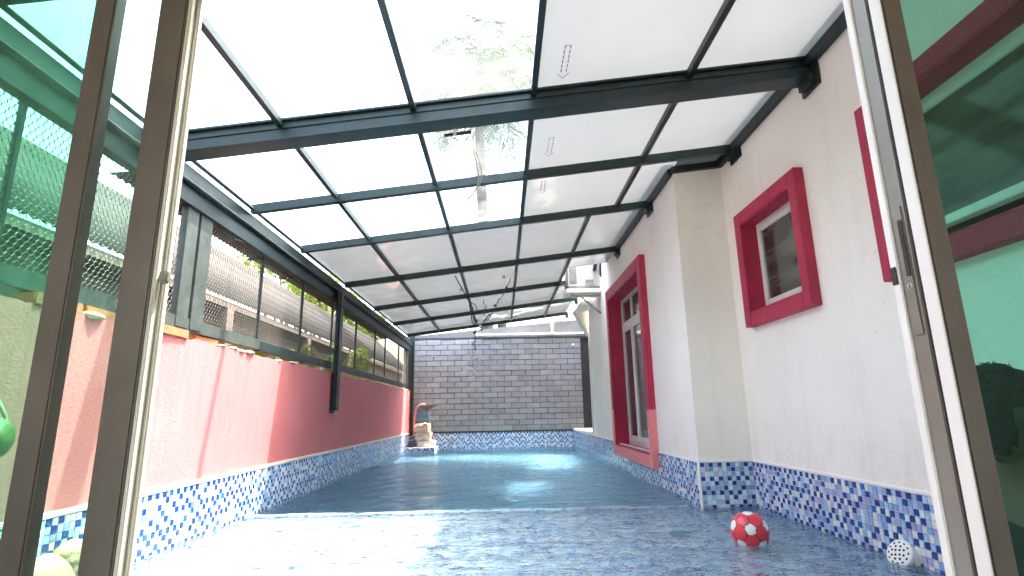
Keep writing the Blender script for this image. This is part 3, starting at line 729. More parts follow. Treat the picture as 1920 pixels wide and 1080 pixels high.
def meshpanel(y0, y1, z0=1.46, z1=2.25, cw=.0185, ch=.052):
    mb = MB(); n = int((y1 - y0) / cw); cw = (y1 - y0) / n; r = .0019
    zs = [z0]
    while zs[-1] < z1: zs.append(zs[-1] + (.012 if len(zs) % 2 else .014))
    m = len(zs) - 1
    for i in range(n + 1):
        yc = y0 + i * cw; sg = 1 if i % 2 else -1; vs = []
        for k, z in enumerate(zs):
            side = sg if k % 4 in (0, 1) else -sg
            y = min(max(yc + side * (cw / 2 - .0012), y0), y1); tw = .0022 * side * sg
            vs += [(XF + tw - r, y, z + r), (XF + tw, y - r * 1.25, z), (XF + tw + r, y, z - r), (XF + tw, y + r * 1.25, z)]
        fs = [(k * 4 + q, k * 4 + (q + 1) % 4, k * 4 + 4 + (q + 1) % 4, k * 4 + 4 + q) for k in range(m) for q in range(4)]
        mb.add(vs, fs)
    mb.build('mesh_panel', M['wire'], fe)
for a, b in segs: meshpanel(a, b)
ht = MB().tube([(XF + .03, 4.25, 2.21), (XF + .03, 4.47, 2.25)], .01, 6)
ht.build('latch_rod', M['black_steel'], fe)

# ------------------------------------------------------------------ beyond the fence
ev = thing('awning_sheet', 'brown corrugated awning hanging just outside the mesh fence', 'awning', (-2.6, 7, 2.4))
def corr(name, A, B, y0, y1, mat, parent, pitch=.075, amp=.010, th=.002):
    """corrugated sheet from line A to line B (x, z), ribs across, running along y"""
    A, B = Vector((A[0], 0, A[1])), Vector((B[0], 0, B[1])); d = (B - A).normalized(); nn = Vector((-d.z, 0, d.x))
    n = int((y1 - y0) / pitch * 6); vs = []; fs = []
    for i in range(n + 1):
        y = y0 + (y1 - y0) * i / n; o = nn * amp * math.sin(2 * math.pi * (y - y0) / pitch)
        for q in (A, B):
            vs.append((q.x + o.x, y, q.z + o.z)); vs.append((q.x + o.x + nn.x * th, y, q.z + o.z + nn.z * th))
    for i in range(n):
        a = i * 4; fs += [(a, a + 4, a + 6, a + 2), (a + 1, a + 3, a + 7, a + 5), (a, a + 1, a + 5, a + 4), (a + 2, a + 6, a + 7, a + 3)]
    return MB().add(vs, fs, 0, True).build(name, mat, parent)
corr('corrugated_sheet', (-2.28, 2.53), (-2.76, 2.51), 3.62, 12.5, M['brown_sheet'], ev)
for y in (4.3, 5.75, 6.6, 8.0, 9.5, 11.2):
    MB().bar((-2.28, y, 2.49), (-2.74, y, 2.475), .03, .03).build('rafter', M['black_steel'], ev)
nb = thing('neighbour_shed', 'low tan building with a grey corrugated roof beyond the mesh fence', 'shed', (-4, 7, 0))
corr('corrugated_roof', (-5.0, 3.68), (-3.45, 2.27), -.5, 22, M['zinc'], nb, pitch=.10, amp=.014)
MB().box(-4.9, -3.62, -.5, 22, -1.6, 2.2).build('shed_wall', M['tan_wall'], nb)
MB().box(-3.52, -3.47, -.5, 22, 2.16, 2.24).build('fascia', M['timber'], nb)
MB().box(-5.06, -4.98, -.5, 22, 3.1, 3.70).build('ridge_board', M['timber'], nb)
for y in (6.9, 9.8, 12.5):
    MB().box(-3.53, -3.45, y - .08, y + .08, -1.6, 2.15).build('shed_post', M['timber'], nb)
for y, z0 in ((2.6, 1.5), (5.2, 1.5)):
    MB().box(-3.63, -3.615, y - .5, y + .5, .9, z0 + .2).build('shed_panel', M['timber'], nb)

def leaves(mb, c, rad, n, s, mi=0, rnd=RND):
    c = Vector(c)
    for _ in range(n):
        while True:
            p = Vector((rnd.uniform(-1, 1), rnd.uniform(-1, 1), rnd.uniform(-1, 1)))
            if p.length < 1: break
        p = Vector((p.x * rad[0], p.y * rad[1], p.z * rad[2])) + c
        d = Vector((rnd.gauss(0, 1), rnd.gauss(0, 1), rnd.gauss(0, .8))).normalized(); e = d.orthogonal().normalized()
        e = (Matrix.Rotation(rnd.uniform(0, 6.28), 3, d) @ e); w = d.cross(e); k = s * rnd.uniform(.6, 1.3)
        mb.add([p - e * k, p + w * k * .38, p + e * k, p - w * k * .38], [(0, 1, 2, 3)], mi)
def shrub(name, base, h, rad, n, s, label, cat, mat, clumps=9, trunk=.03):
    t = thing(name, label, cat, base); b = Vector(base); mb = MB()
    st = MB()
    for k in range(clumps):
        q = b + Vector((RND.uniform(-rad[0], rad[0]) * .8, RND.uniform(-rad[1], rad[1]) * .8, h + RND.uniform(-rad[2], rad[2]) * .75))
        leaves(mb, q, (rad[0] * .42, rad[1] * .42, rad[2] * .42), n // clumps, s)
        mid = b.lerp(q, .5) + Vector((RND.uniform(-.05, .05), RND.uniform(-.05, .05), .08)); st.tube([b, mid, q], [trunk, trunk * .7, trunk * .25], 6)
    st.build('trunk', M['bark'], t); mb.build('crown' if cat == 'tree' else 'foliage', mat, t)
    return t
shrub('garden_tree', (-6.6, 17.6, -1.6), 6.45, (1.2, 2.6, .75), 3600, .085, 'yellow green tree rising above the grey shed roof, nearest in the sky gap', 'tree', M['leaf'], 12, .10)
shrub('garden_tree', (-6.9, 25.5, -1.6), 6.6, (1.5, 3.6, 1.1), 3200, .10, 'darker green tree above the shed roof further along the fence', 'tree', M['leaf_dark'], 12, .10)
for (x, y, h, rad, n, mt, lb) in (
        (-2.95, 6.35, 3.02, (.22, .38, .17), 420, 'leaf', 'low yellow leafed shrub behind the fence just before the black post'),
        (-2.95, 7.75, 3.1, (.25, .5, .26), 700, 'leaf', 'bright leafy shrub behind the fence just past the black post'),
        (-2.9, 9.5, 3.15, (.25, .6, .42), 800, 'leaf_dark', 'mid green shrub climbing behind the fence past the second mullion after the post'),
        (-2.9, 11.2, 3.3, (.25, .8, .6), 900, 'leaf', 'tall mixed green shrub behind the far end of the fence')):
    shrub('garden_shrub', (x, y, -1.6), h, rad, n, .045, lb, 'shrub', M[mt], 8, .02)
wd_b = MB()
for k in range(60):
    y = 4.4 + k * .13 + RND.uniform(-.05, .05); leaves(wd_b, (XL - .10, y, WT + .02), (.05, .07, .025), 9, .022)
wd_b.build('wall_weeds', M['leaf'], kind='stuff')

# palms seen through the clear panels
def palm(base, top, nf, L, droop, label, seedv, low=True):
    rnd = random.Random(seedv); t = thing('palm_tree', label, 'palm', base); b, tp = Vector(base), Vector(top)
    pts = [b.lerp(tp, k / 10) + Vector((.12 * math.sin(k * .5), 0, 0)) for k in range(11)]; tp = pts[-1]
    MB().tube(pts, [.24 - .010 * k for k in range(11)], 12).build('trunk', M['bark'], t)
    proto = []
    for f in range(nf):
        az = 2.4 * f + rnd.uniform(-.2, .2); el = 1.25 - 1.9 * (f / nf) + rnd.uniform(-.12, .12)
        fl = L * rnd.uniform(.85, 1.1); p = tp + Vector((0, 0, .1)); mb = MB(); st = [p.copy()]; d = Vector((math.cos(az) * math.cos(el), math.sin(az) * math.cos(el), math.sin(el)))
        n = 22
        for k in range(n):
            d = (d + Vector((0, 0, -droop / n * (1 + k * .08)))).normalized(); p = p + d * fl / n; st.append(p.copy())
        mb.tube(st, [.03 - .026 * k / n for k in range(n + 1)], 5)
        for k in range(3, n + 1):
            dd = (st[k] - st[k - 1]).normalized(); sd = dd.cross(Vector((0, 0, 1)))
            if sd.length < .05: sd = Vector((1, 0, 0))
            sd.normalize()
            ll = fl * .34 * math.sin(math.pi * (.12 + .82 * k / n)) + .1
            for s2 in (-1, 1):
                for h in range(2):
                    q = st[k] - dd * h * fl / n / 2
                    tip = q + (sd * s2 * .75 + dd * .55 + Vector((0, 0, -.5 + rnd.uniform(-.35, .35)))).normalized() * ll
                    w = dd * .022
                    mb.add([q - w, q + w, q.lerp(tip, .6) + w * .9 + Vector((0, 0, .05)), tip, q.lerp(tip, .6) - w * .9 + Vector((0, 0, .05))], [(0, 1, 2, 3, 4)])
        mb.build('frond', M['frond'], t)
    return t
palm((-.55, 16.2, -1.6), (-.50, 16.2, 11.7), 34, 3.3, 1.8, 'tall pale green palm seen through the clear roof panels', 3)
palm((.1, 19.5, -1.6), (.05, 19.5, 6.5), 16, 2.0, 1.8, 'shorter palm whose crown shows low in the last clear panel', 5)

# ------------------------------------------------------------------ air conditioner and its shelf
ac = thing('air_conditioner', 'cream outdoor air conditioner unit on brackets above the tall glazed door', 'air conditioner', (1.4, 9.0, 2.8))
A0, A1, B0, B1, C0, C1 = 1.10, 1.70, 8.78, 9.10, 2.80, 3.40
MB().box(A0 + .03, A1, B0, B1, C0, C1).build('casing', M['aircon'], ac, bevel=.02)
MB().box(A0, A0 + .029, B0 + .03, B1 - .02, C0 + .03, C1 - .04).build('side_grille', M['brown_side'], ac, bevel=.004)
MB().box(A0 + .05, A0 + .17, B0 - .006, B0 + .004, C0 + .06, C1 - .16).build('corner_panel', M['aircon_dark'], ac, bevel=.002)
MB().box(A0 + .30, A0 + .47, B0 - .02, B0 + .01, C0 + .04, C1 - .04).build('service_cover', M['aircon'], ac, bevel=.012)
MB().box(A0 + .315, A0 + .445, B0 - .026, B0 - .018, C0 + .07, C0 + .125).build('handle_recess_shade', M['aircon_dark'], ac, bevel=.003)  # raised dark plate drawn as the shade of a recessed grip
MB().box(A0 + .06, A0 + .16, B0 - .01, B1 + .02, C0 - .025, C0 - .001).box(A0 + .36, A0 + .52, B0 - .01, B1 + .02, C0 - .025, C0 - .001).build('foot', M['aircon_dark'], ac, bevel=.003)
MB().box(A0 - .02, X2 - .001, B0 - .06, B1 + .05, C0 - .10, C0 - .03).build('drip_tray', M['cream_trim'], ac, bevel=.006)
MB().bar((A0 + .05, B0 - .05, C0 - .14), (X2 - .01, B0 - .05, C0 - .14), .03, .03).bar((A0 + .2, B0 - .05, C0 - .15), (X2 - .02, B0 - .05, C0 - .45), .03, .03).build('bracket', M['aircon_dark'], ac, bevel=.003)
pts = [(A0 + .50, B0 - .02, 3.13), (A0 + .53, B0 - .12, 3.20), (A0 + .57, B0 - .16, 3.22), (1.74, B0 - .10, 3.16)]
MB().tube([(1.57, 8.74, 3.08), (1.58, 8.68, 3.17), (1.62, 8.62, 3.22), (1.66, 8.60, 3.20), (1.655, 8.60, 3.10), (1.655, 8.62, 2.98), (1.69, 8.64, 2.92)], .032, 10).build('black_hose', M['rubber'], ac)
MB().tube([(1.62, 8.60, 3.17), (1.64, 8.3, 3.19), (1.635, 7.9, 3.2), (1.64, 7.5, 3.16)], .028, 10).build('lagged_pipe', M['aircon_dark'], ac)

cb = thing('concrete_shelf', 'white corbelled shelf at the end of the house under the air conditioner', 'shelf', (1.6, 10, 2.6))
MB().box(1.42, X2 - .002, 9.45, 10.6, 2.64, 2.71).build('slab', M['white_wall'], cb, bevel=.01)
MB().add([(1.42, 10.2, 2.64), (X2 - .002, 10.2, 2.64), (X2 - .002, 10.2, 2.2), (1.42, 10.5, 2.64), (X2 - .002, 10.5, 2.64), (X2 - .002, 10.5, 2.2)],
         [(0, 2, 1), (3, 4, 5), (0, 3, 5, 2), (0, 1, 4, 3), (1, 2, 5, 4)]).build('corbel', M['white_wall'], cb)

# ------------------------------------------------------------------ corner water feature
wf = thing('water_feature', 'stacked cream stone fountain with a blue backed arch in the far left corner', 'fountain', (-1.75, 12.6, 0))
MB().box(-2.09, -1.47, 12.25, 12.97, -.6, .085).build('plinth', M['grout'], wf, bevel=.004)
mosaic(wf, (-2.08, 12.25, .085 - 3 * P), (1, 0, 0), (0, 0, 1), 16, 3, (0, 0, 0), 0, stuff='plinth_mosaic')
rs = random.Random(4)
def slab(x0, x1, y0, y1, z0, z1, mat='stone', name='stone_block'):
    g = MB(); n = 5; cx, cy_ = (x0 + x1) / 2, (y0 + y1) / 2
    g.box(x0, x1, y0, y1, z0, z1); me = g.mesh(name)
    bm = bmesh.new(); bm.from_mesh(me); bmesh.ops.subdivide_edges(bm, edges=bm.edges[:], cuts=3, use_grid_fill=True)
    for v in bm.verts:
        v.co += Vector((rs.uniform(-1, 1) * .012, rs.uniform(-1, 1) * .012, rs.uniform(-1, 1) * .006))
    bmesh.ops.bevel(bm, geom=[e for e in bm.edges if len(e.link_faces) == 2 and e.calc_face_angle(0) > .9], offset=.012, segments=2, affect='EDGES', clamp_overlap=True)
    bm.to_mesh(me); bm.free()
    return link(name, me, M[mat], wf)
slab(-1.86, -1.50, 12.35, 12.9, .09, .22)
slab(-1.90, -1.60, 12.38, 12.9, .225, .40)
slab(-1.93, -1.64, 12.36, 12.9, .405, .60)
for (x, z, s) in ((-2.0, .12, .05), (-1.97, .2, .045), (-2.03, .19, .04), (-1.93, .14, .05), (-1.99, .29, .05), (-2.04, .12, .05)):
    MB().ball((x, 12.4, z), s, 10, 8, 0, (1.1, 1, .8)).build('pebble', M['pebble'], wf)
g = MB(); N = 14; cx = -1.785; vs = []
prof = [(-1.92, .62), (-1.92, .72), (-1.90, .82), (-1.86, .90), (-1.80, .935), (-1.72, .90), (-1.66, .84), (-1.64, .76), (-1.645, .62)]
vs = [(x, 12.55, z) for x, z in prof] + [(x, 12.60, z) for x, z in prof]; n = len(prof)
g.add(vs, [tuple(range(n))[::-1], tuple(range(n, 2 * n))] + [(k, (k + 1) % n, n + (k + 1) % n, n + k) for k in range(n)]).build('blue_back', M['blue_glaze'], wf)
MB().tube([(-1.955, 12.45, .25), (-1.96, 12.45, .55), (-1.955, 12.45, .74), (-1.92, 12.45, .90), (-1.86, 12.45, .985), (-1.78, 12.45, 1.01), (-1.72, 12.45, 1.0)], .018, 8).build('arch_pipe', M['pink_pipe'], wf)
MB().add([(-1.88, 12.46, .96), (-1.44, 12.46, .995), (-1.62, 12.46, .90), (-1.66, 12.46, .83), (-1.72, 12.46, .86), (-1.80, 12.46, .92),
          (-1.88, 12.54, .96), (-1.44, 12.54, .995), (-1.62, 12.54, .90), (-1.66, 12.54, .83), (-1.72, 12.54, .86), (-1.80, 12.54, .92)],
         [(0, 5, 4, 3, 2, 1), (6, 7, 8, 9, 10, 11)] + [(k, (k + 1) % 6, 6 + (k + 1) % 6, 6 + k) for k in range(6)]).build('spout', M['grey_plaster'], wf)
MB().box(-1.93, -1.63, 12.5, 12.6, .602, .618).build('sill', M['mortar'], wf)

# ------------------------------------------------------------------ string lights and loose cables
sg = thing('string_light', 'tangled string of small lamps drooping from the roof beams down the middle', 'string lights', (-.39, 8, 2.4))
rs = random.Random(11)
def strand(pts, r=.0045, wob=.012, mat='cable_dark', bulbs=True, name='cable'):
    P_ = [Vector(p) for p in pts]; out = []
    for a, b in zip(P_, P_[1:]):
        n = max(2, int((b - a).length / .07))
        for k in range(n): out.append(a.lerp(b, k / n) + Vector((rs.uniform(-wob, wob), 0, rs.uniform(-wob, wob))))
    out.append(P_[-1]); MB().tube(out, r, 5).build(name, M[mat], sg)
    return out
strand([(.16, 8.05, 2.80), (.03, 8.05, 2.52), (-.12, 8.05, 2.28), (-.20, 8.0, 2.14)], .006)
strand([(-.62, 7.3, 2.66), (-.53, 7.6, 2.5), (-.44, 8.0, 2.30), (-.38, 8.0, 2.1)], .008)
strand([(-.46, 8.0, 2.42), (-.33, 8.0, 2.30), (-.27, 8.0, 2.22), (-.22, 8.0, 2.36), (-.26, 8.0, 2.45)], .006, .02)
strand([(-.45, 8.0, 2.26), (-.40, 8.0, 2.12), (-.31, 8.0, 2.02), (-.22, 8.0, 2.14), (-.16, 8.0, 2.24)], .008, .025)
strand([(-.42, 8.0, 2.2), (-.37, 8.0, 2.0), (-.39, 8.0, 1.85), (-.385, 8.0, 1.7)], .008, .015)
strand([(-.385, 8.0, 1.75), (-.38, 8.0, 1.42)], .005, .004, 'bulb_white')
strand([(-.42, 8.0, 1.85), (-.43, 8.0, 1.40)], .003, .004)
for p in ((-.41, 1.80), (-.375, 1.58), (-.43, 1.59), (-.375, 1.42), (-.43, 1.41), (-.405, 1.34), (-.21, 2.14), (-.31, 2.05), (-.36, 2.14), (-.09, 2.36), (-.03, 2.44), (.09, 2.64), (-.40, 1.96), (-.45, 2.28), (-.30, 2.0), (.05, 2.8), (-.6, 2.62)):
    q = (p[0] + .0, 8.0, p[1]); light = p[1] < 1.9 or rs.random() < .45
    MB().ball(q, .024 if light else .018, 8, 6, 0, (1, 1, 1.15)).build('lamp', M['bulb_white'] if light else M['cable_dark'], sg)
rs = random.Random(5)
wr = thing('loose_cable', 'frayed tan cable hanging under the thick roof beam', 'cable', (-.2, 3.3, 2.5))
def cab(pts, r, mat):
    P_ = [Vector(p) for p in pts]; out = []
    for k in range(len(P_) - 1):
        p0 = P_[max(k - 1, 0)]; p1, p2 = P_[k], P_[k + 1]; p3 = P_[min(k + 2, len(P_) - 1)]
        for t in (0, .25, .5, .75):
            out.append(.5 * ((2 * p1) + (p2 - p0) * t + (2 * p0 - 5 * p1 + 4 * p2 - p3) * t * t + (3 * p1 - p0 - 3 * p2 + p3) * t ** 3))
    out.append(P_[-1]); MB().tube(out, r, 6).build('wire', M[mat], wr)
cab([(-.29, 3.36, 2.60), (-.18, 3.40, 2.57), (-.13, 3.42, 2.46), (-.12, 3.42, 2.34), (-.17, 3.42, 2.24), (-.26, 3.42, 2.15), (-.34, 3.42, 2.12)], .004, 'cable_tan')
cab([(-.18, 3.40, 2.57), (-.15, 3.41, 2.44), (-.14, 3.42, 2.32), (-.20, 3.42, 2.21), (-.31, 3.43, 2.17)], .0035, 'cable_tan')
MB().tube([(-.36, 3.31, 2.605), (-.18, 3.31, 2.63)], .012, 8).build('cable_sleeve', M['rubber'], wr)
MB().box(-.30, -.28, 3.295, 3.325, 2.585, 2.635).build('clip', M['bulb_white'], wr, bevel=.002)

# ------------------------------------------------------------------ floating ball (plain sports ball: red with white panels and black seams)
def make_ball():
    t = thing('ball', 'red and white rubber ball with black seams floating near the right wall', 'ball', (1.50, 3.54, .045))
    bm = bmesh.new(); bmesh.ops.create_icosphere(bm, subdivisions=5, radius=.112)
    g = (1 + 5 ** .5) / 2
    ico = [Vector(v).normalized() for v in ((0, 1, g), (0, 1, -g), (0, -1, g), (0, -1, -g), (1, g, 0), (1, -g, 0), (-1, g, 0), (-1, -g, 0), (g, 0, 1), (g, 0, -1), (-g, 0, 1), (-g, 0, -1))]
    R = Matrix.Rotation(.5, 3, 'X') @ Matrix.Rotation(.35, 3, 'Y') @ Matrix.Rotation(.9, 3, 'Z'); ico = [R @ v for v in ico]
    hexc = []
    for i in range(12):
        for j in range(i):
            for k in range(j):
                c = ico[i] + ico[j] + ico[k]
                if c.length > 2.3: hexc.append(c.normalized())
    cen = [(v, 0) for v in ico] + [(v, 1) for v in hexc]
    for f in bm.faces:
        f.smooth = True; n = f.calc_center_median().normalized()
        ds = sorted(((n - c).length - (0 if k == 0 else .09), k) for c, k in cen)
        f.material_index = 2 if ds[1][0] - ds[0][0] < .035 else (1 if ds[0][1] == 0 else 0)
    for v in bm.verts:
        n = v.co.normalized(); ds = sorted((n - c).length - (0 if k == 0 else .09) for c, k in cen)
        e = min(1, (ds[1] - ds[0]) / .05); v.co = n * (.110 + .002 * e)
    me = bpy.data.meshes.new('ball'); bm.to_mesh(me); bm.free()
    link('ball_skin', me, [M['red_rubber'], M['white_rubber'], M['black_print_and_holes']], t, loc=(1.50, 3.54, .065))
make_ball()

# ------------------------------------------------------------------ pool return cover on the right wall
rc = thing('inlet_cover', 'round cream perforated inlet cover hanging askew on the mosaic of the right wall', 'pool inlet', (X1, 3.06, .03))
def disc(mb, c, ax, r, t, n=28, mi=0, dome=0):
    c, ax = Vector(c), Vector(ax).normalized(); e = ax.orthogonal().normalized(); w = ax.cross(e)
    rings = [(1, -t / 2), (1, t / 2 - .004), (.95, t / 2), (.6, t / 2 + dome * .7), (.25, t / 2 + dome)]; vs = []
    for (k, h) in rings:
        for q in range(n): a = 2 * math.pi * q / n; vs.append(c + (e * math.cos(a) + w * math.sin(a)) * r * k + ax * h)
    fs = [(i * n + q, i * n + (q + 1) % n, (i + 1) * n + (q + 1) % n, (i + 1) * n + q) for i in range(4) for q in range(n)]
    fs += [tuple(range(n))[::-1], tuple(4 * n + q for q in range(n))]
    mb.add(vs, fs, mi, False); return e, w
mb = MB(); disc(mb, (X1 - .02, 3.03, .02), (-1, 0, 0), .082, .04); mb.build('flange', M['cream_trim'], rc)
ax = Vector((-1, -.25, .55)).normalized(); cc = Vector((X1 - .06, 3.02, .045))
mb = MB(); e, w = disc(mb, cc, ax, .072, .022, dome=.01); mb.build('cover', M['white_trim'], rc)
hm = MB()
for rr, nn_ in ((.016, 4), (.034, 8), (.052, 12)):
    for q in range(nn_):
        a = 2 * math.pi * q / nn_ + rr * 20; p = cc + (e * math.cos(a) + w * math.sin(a)) * rr + ax * {.016: .021, .034: .0191, .052: .0155}[rr]
        hm.tube([p - ax * .004, p + ax * .0006], .0066, 8)
hm.build('hole_shade', M['black_print_and_holes'], rc, kind='stuff')  # black plugs paint the darkness inside the holes
mb = MB(); disc(mb, (.98 + .22, 3.95, FLOOR + .006), (0, 0, 1), .085, .012); o = mb.build('floor_drain', M['teal'])
tag(o, 'teal round drain cover on the pool floor left of the ball', 'drain cover')

# ------------------------------------------------------------------ sliding door we look through
def panel(name, label, parts, glassbox, gm):
    t = thing(name, label, 'sliding door', ((glassbox[0] + glassbox[1]) / 2, glassbox[2], .1))
    for nm, mat, bx, bv in parts:
        MB().box(*bx).build(nm, M[mat], t, bevel=bv)
    MB().box(*glassbox).build('glass_pane', M[gm], t)
    return t
Z0, Z1 = .09, 2.25
panel('sliding_door', 'inner left sliding glass door with a reddish brown stile and strong green tint', [
    ('stile', 'bronze_alu', (-.786, -.745, .925, .955, Z0, Z1), .003),
    ('stile', 'bronze_alu', (-2.02, -1.96, .925, .955, Z0, Z1), .003),
    ('rail', 'bronze_alu', (-1.958, -.788, .927, .953, Z0, Z0 + .08), .003), ('rail', 'bronze_alu', (-1.958, -.788, .927, .953, Z1 - .06, Z1), .003)],
    (-1.96, -.784, .937, .943, Z0 + .06, Z1 - .04), 'green_glass')
panel('sliding_door', 'outer left sliding glass door with a wide brown stile, cream edge and latch keeper', [
    ('stile', 'bronze_alu', (-.695, -.6395, .975, 1.004, Z0, Z1), .003),
    ('edge_strip', 'cream_alu', (-.639, -.6315, .978, .990, Z0, Z1), .002),
    ('edge_strip', 'grey_alu', (-.639, -.636, .9905, 1.002, Z0, Z1), .001),
    ('edge_strip', 'cream_alu', (-.639, -.629, 1.0025, 1.018, Z0, Z1), .003),
    ('latch_keeper', 'grey_alu', (-.6312, -.616, .984, .999, 1.045, 1.068), .003),
    ('stile', 'bronze_alu', (-1.76, -1.70, .975, 1.004, Z0, Z1), .003),
    ('rail', 'bronze_alu', (-1.698, -.697, .977, 1.002, Z0, Z0 + .08), .003), ('rail', 'bronze_alu', (-1.698, -.697, .977, 1.002, Z1 - .06, Z1), .003)],
    (-1.70, -.69, .987, .993, Z0 + .06, Z1 - .04), 'pale_glass')
rp = panel('sliding_door', 'right sliding glass door with a dark brown stile, white edge and lock', [
    ('stile', 'bronze_alu', (.838, .882, 1.0, 1.03, Z0, Z1), .003),
    ('edge_strip', 'white_trim', (.834, .8375, 1.001, 1.032, Z0, Z1), .001),
    ('gasket', 'rubber', (.838, .862, 1.031, 1.040, Z0, Z1), 0),
    ('lock_stile', 'grey_alu', (.835, .880, 1.041, 1.083, Z0, Z1), .002),
    ('edge_strip', 'white_trim', (.831, .885, 1.084, 1.106, Z0, Z1), .002),
    ('lock_plate', 'grey_alu', (.8325, .8345, 1.050, 1.076, .935, 1.205), .001),
    ('lock_slot_shade', 'rubber', (.8310, .8324, 1.052, 1.064, 1.055, 1.175), .001),  # black plate painted as the shade inside the slot
    ('stopper', 'rubber', (.8285, .8305, 1.088, 1.104, 1.045, 1.083), .001),
    ('stile', 'bronze_alu', (1.66, 1.72, 1.0, 1.03, Z0, Z1), .003),
    ('rail', 'bronze_alu', (.884, 1.658, 1.002, 1.028, Z0, Z0 + .08), .003), ('rail', 'bronze_alu', (.884, 1.658, 1.002, 1.028, Z1 - .06, Z1), .003)],
    (.880, 1.662, 1.012, 1.018, Z0 + .06, Z1 - .04), 'deep_green_glass')
MB().tube([(.8326, 1.061, 1.035), (.8312, 1.061, 1.035)], .0065, 14).build('lock_cylinder', M['cream_alu'], rp)
MB().box(.8306, .8313, 1.060, 1.0625, 1.030, 1.040).build('keyway_shade', M['black_print_and_holes'], rp)  # dark bar gives the keyhole its shade; nothing is cut

fr = thing('door_frame', 'bronze frame and track round the sliding doors', 'door frame', (0, 1, .1))
MB().box(-2.05, 1.80, .90, 1.11, Z1 + .004, Z1 + .07).build('head_track', M['bronze_alu'], fr, bevel=.004)
MB().box(-2.05, 1.80, .90, 1.11, .071, Z0 - .003).build('sill_track', M['bronze_alu'], fr)
MB().box(-2.11, -2.052, .90, 1.11, .071, Z1 + .07).box(1.802, 1.86, .90, 1.11, .071, Z1 + .07).build('jamb', M['bronze_alu'], fr, bevel=.004)

rm = thing('room', 'plain plastered room behind the sliding doors', 'room', (0, -1, .07))
MB().box(-2.4, -2.112, .90, .958, .071, 2.8).box(1.862, 2.4, .90, .958, .071, 2.8).box(-2.11, 1.86, .90, .975, Z1 + .072, 2.8).build('front_wall', M['room_wall'], rm)
MB().box(-2.6, -2.402, -3.5, .95, .071, 2.8).box(2.402, 2.6, -3.5, .95, .071, 2.8).build('side_wall', M['room_wall'], rm)
MB().box(-2.6, 2.6, -3.6, .975, 2.802, 2.9).build('ceiling', M['room_wall'], rm)

# ------------------------------------------------------------------ small things seen through the left glass
vn = thing('stone_ornament', 'rough sandy stone ornament on the pool edge behind the left glass doors', 'ornament', (-1.9, 2.6, .1))
def lump(name, c, rad, mat, parent, seedv, sub=4, amp=.16):
    bm = bmesh.new(); bmesh.ops.create_icosphere(bm, subdivisions=sub, radius=1); r = random.Random(seedv)
    ph = [(Vector((r.gauss(0, 1), r.gauss(0, 1), r.gauss(0, 1))) * s, r.uniform(0, 6)) for s in (1.5, 1.5, 3, 3, 5, 5, 8, 8)]
    for v in bm.verts:
        d = sum(math.sin(q.dot(v.co) + p) / (1 + k * .5) for k, (q, p) in enumerate(ph)); v.co *= 1 + amp * d * .5
        v.co = Vector((v.co.x * rad[0], v.co.y * rad[1], v.co.z * rad[2]))
    for f in bm.faces: f.smooth = True
    me = bpy.data.meshes.new(name); bm.to_mesh(me); bm.free(); return link(name, me, M[mat], parent, loc=c)
lump('rock_body', (-1.93, 2.52, .09), (.10, .17, .15), 'sandstone', vn, 3)
lump('rock_crest', (-1.90, 2.63, .20), (.06, .09, .08), 'sandstone', vn, 9)
MB().box(-2.12, -1.8, 2.25, 2.75, FLOOR, -.05).build('rock_foot', M['sandstone'], vn, bevel=.02)
gp = thing('hanging_ornament', 'green glazed gourd ornament hanging on the wall at the left edge', 'ornament', (-2.0, 2.3, .7))
lump('gourd', (-2.05, 2.30, .735), (.07, .075, .085), 'green_fruit', gp, 12, 4, .06)
lump('gourd', (-2.05, 2.29, .565), (.05, .055, .06), 'green_fruit', gp, 15, 4, .06)
MB().tube([(-2.125, 2.33, .95), (-2.04, 2.33, .82), (-2.04, 2.32, .62), (-2.03, 2.31, .48)], .008, 6).build('stem', M['cable_tan'], gp)

# ------------------------------------------------------------------ person behind the right glass
pe = thing('person', 'person with short black hair and dark shirt sitting behind the right green glass', 'person', (1.26, 1.42, .06))
def skin_body(name, verts, edges, radii, mat, parent, sub=2):
    me = bpy.data.meshes.new(name); me.from_pydata(verts, edges, []); me.update(); o = link(name, me, mat, parent)
    o.modifiers.new('skin', 'SKIN'); s = o.data.skin_vertices[0].data
    for k, r in enumerate(radii): s[k].radius = (r, r) if not isinstance(r, tuple) else r
    s[0].use_root = True
    m = o.modifiers.new('sub', 'SUBSURF'); m.levels = sub; m.render_levels = sub
    dg = bpy.context.evaluated_depsgraph_get(); ev = o.evaluated_get(dg); m2 = bpy.data.meshes.new_from_object(ev)
    o.modifiers.clear(); o.data = m2
    if not m2.materials: m2.materials.append(mat)
    for p in m2.polygons: p.use_smooth = True
    return o
HX, HY = 1.275, 1.40
BX = HX + .04; HZ = .765
V = [(BX - .0, HY, .16), (BX + .01, HY, .28), (BX + .01, HY, .42), (BX, HY, .52), (HX + .035, HY, .61), (HX + .01, HY, .69),
     (BX, HY - .15, .51), (BX + .05, HY - .19, .31), (HX + .24, HY - .16, .24), (HX + .30, HY - .15, .235),
     (BX, HY + .16, .51), (BX + .05, HY + .20, .31), (HX + .24, HY + .16, .24), (HX + .30, HY + .15, .235),
     (HX, HY - .09, .15), (HX + .30, HY + .12, .17), (HX + .33, HY + .40, -.20), (HX + .40, HY + .44, -.24),
     (HX, HY + .09, .15), (HX + .22, HY + .25, .16), (HX + .25, HY + .50, -.20), (HX + .32, HY + .55, -.24)]
E_ = [(0, 1), (1, 2), (2, 3), (3, 4), (4, 5), (3, 6), (6, 7), (7, 8), (8, 9), (3, 10), (10, 11), (11, 12), (12, 13), (0, 14), (14, 15), (15, 16), (16, 17), (0, 18), (18, 19), (19, 20), (20, 21)]
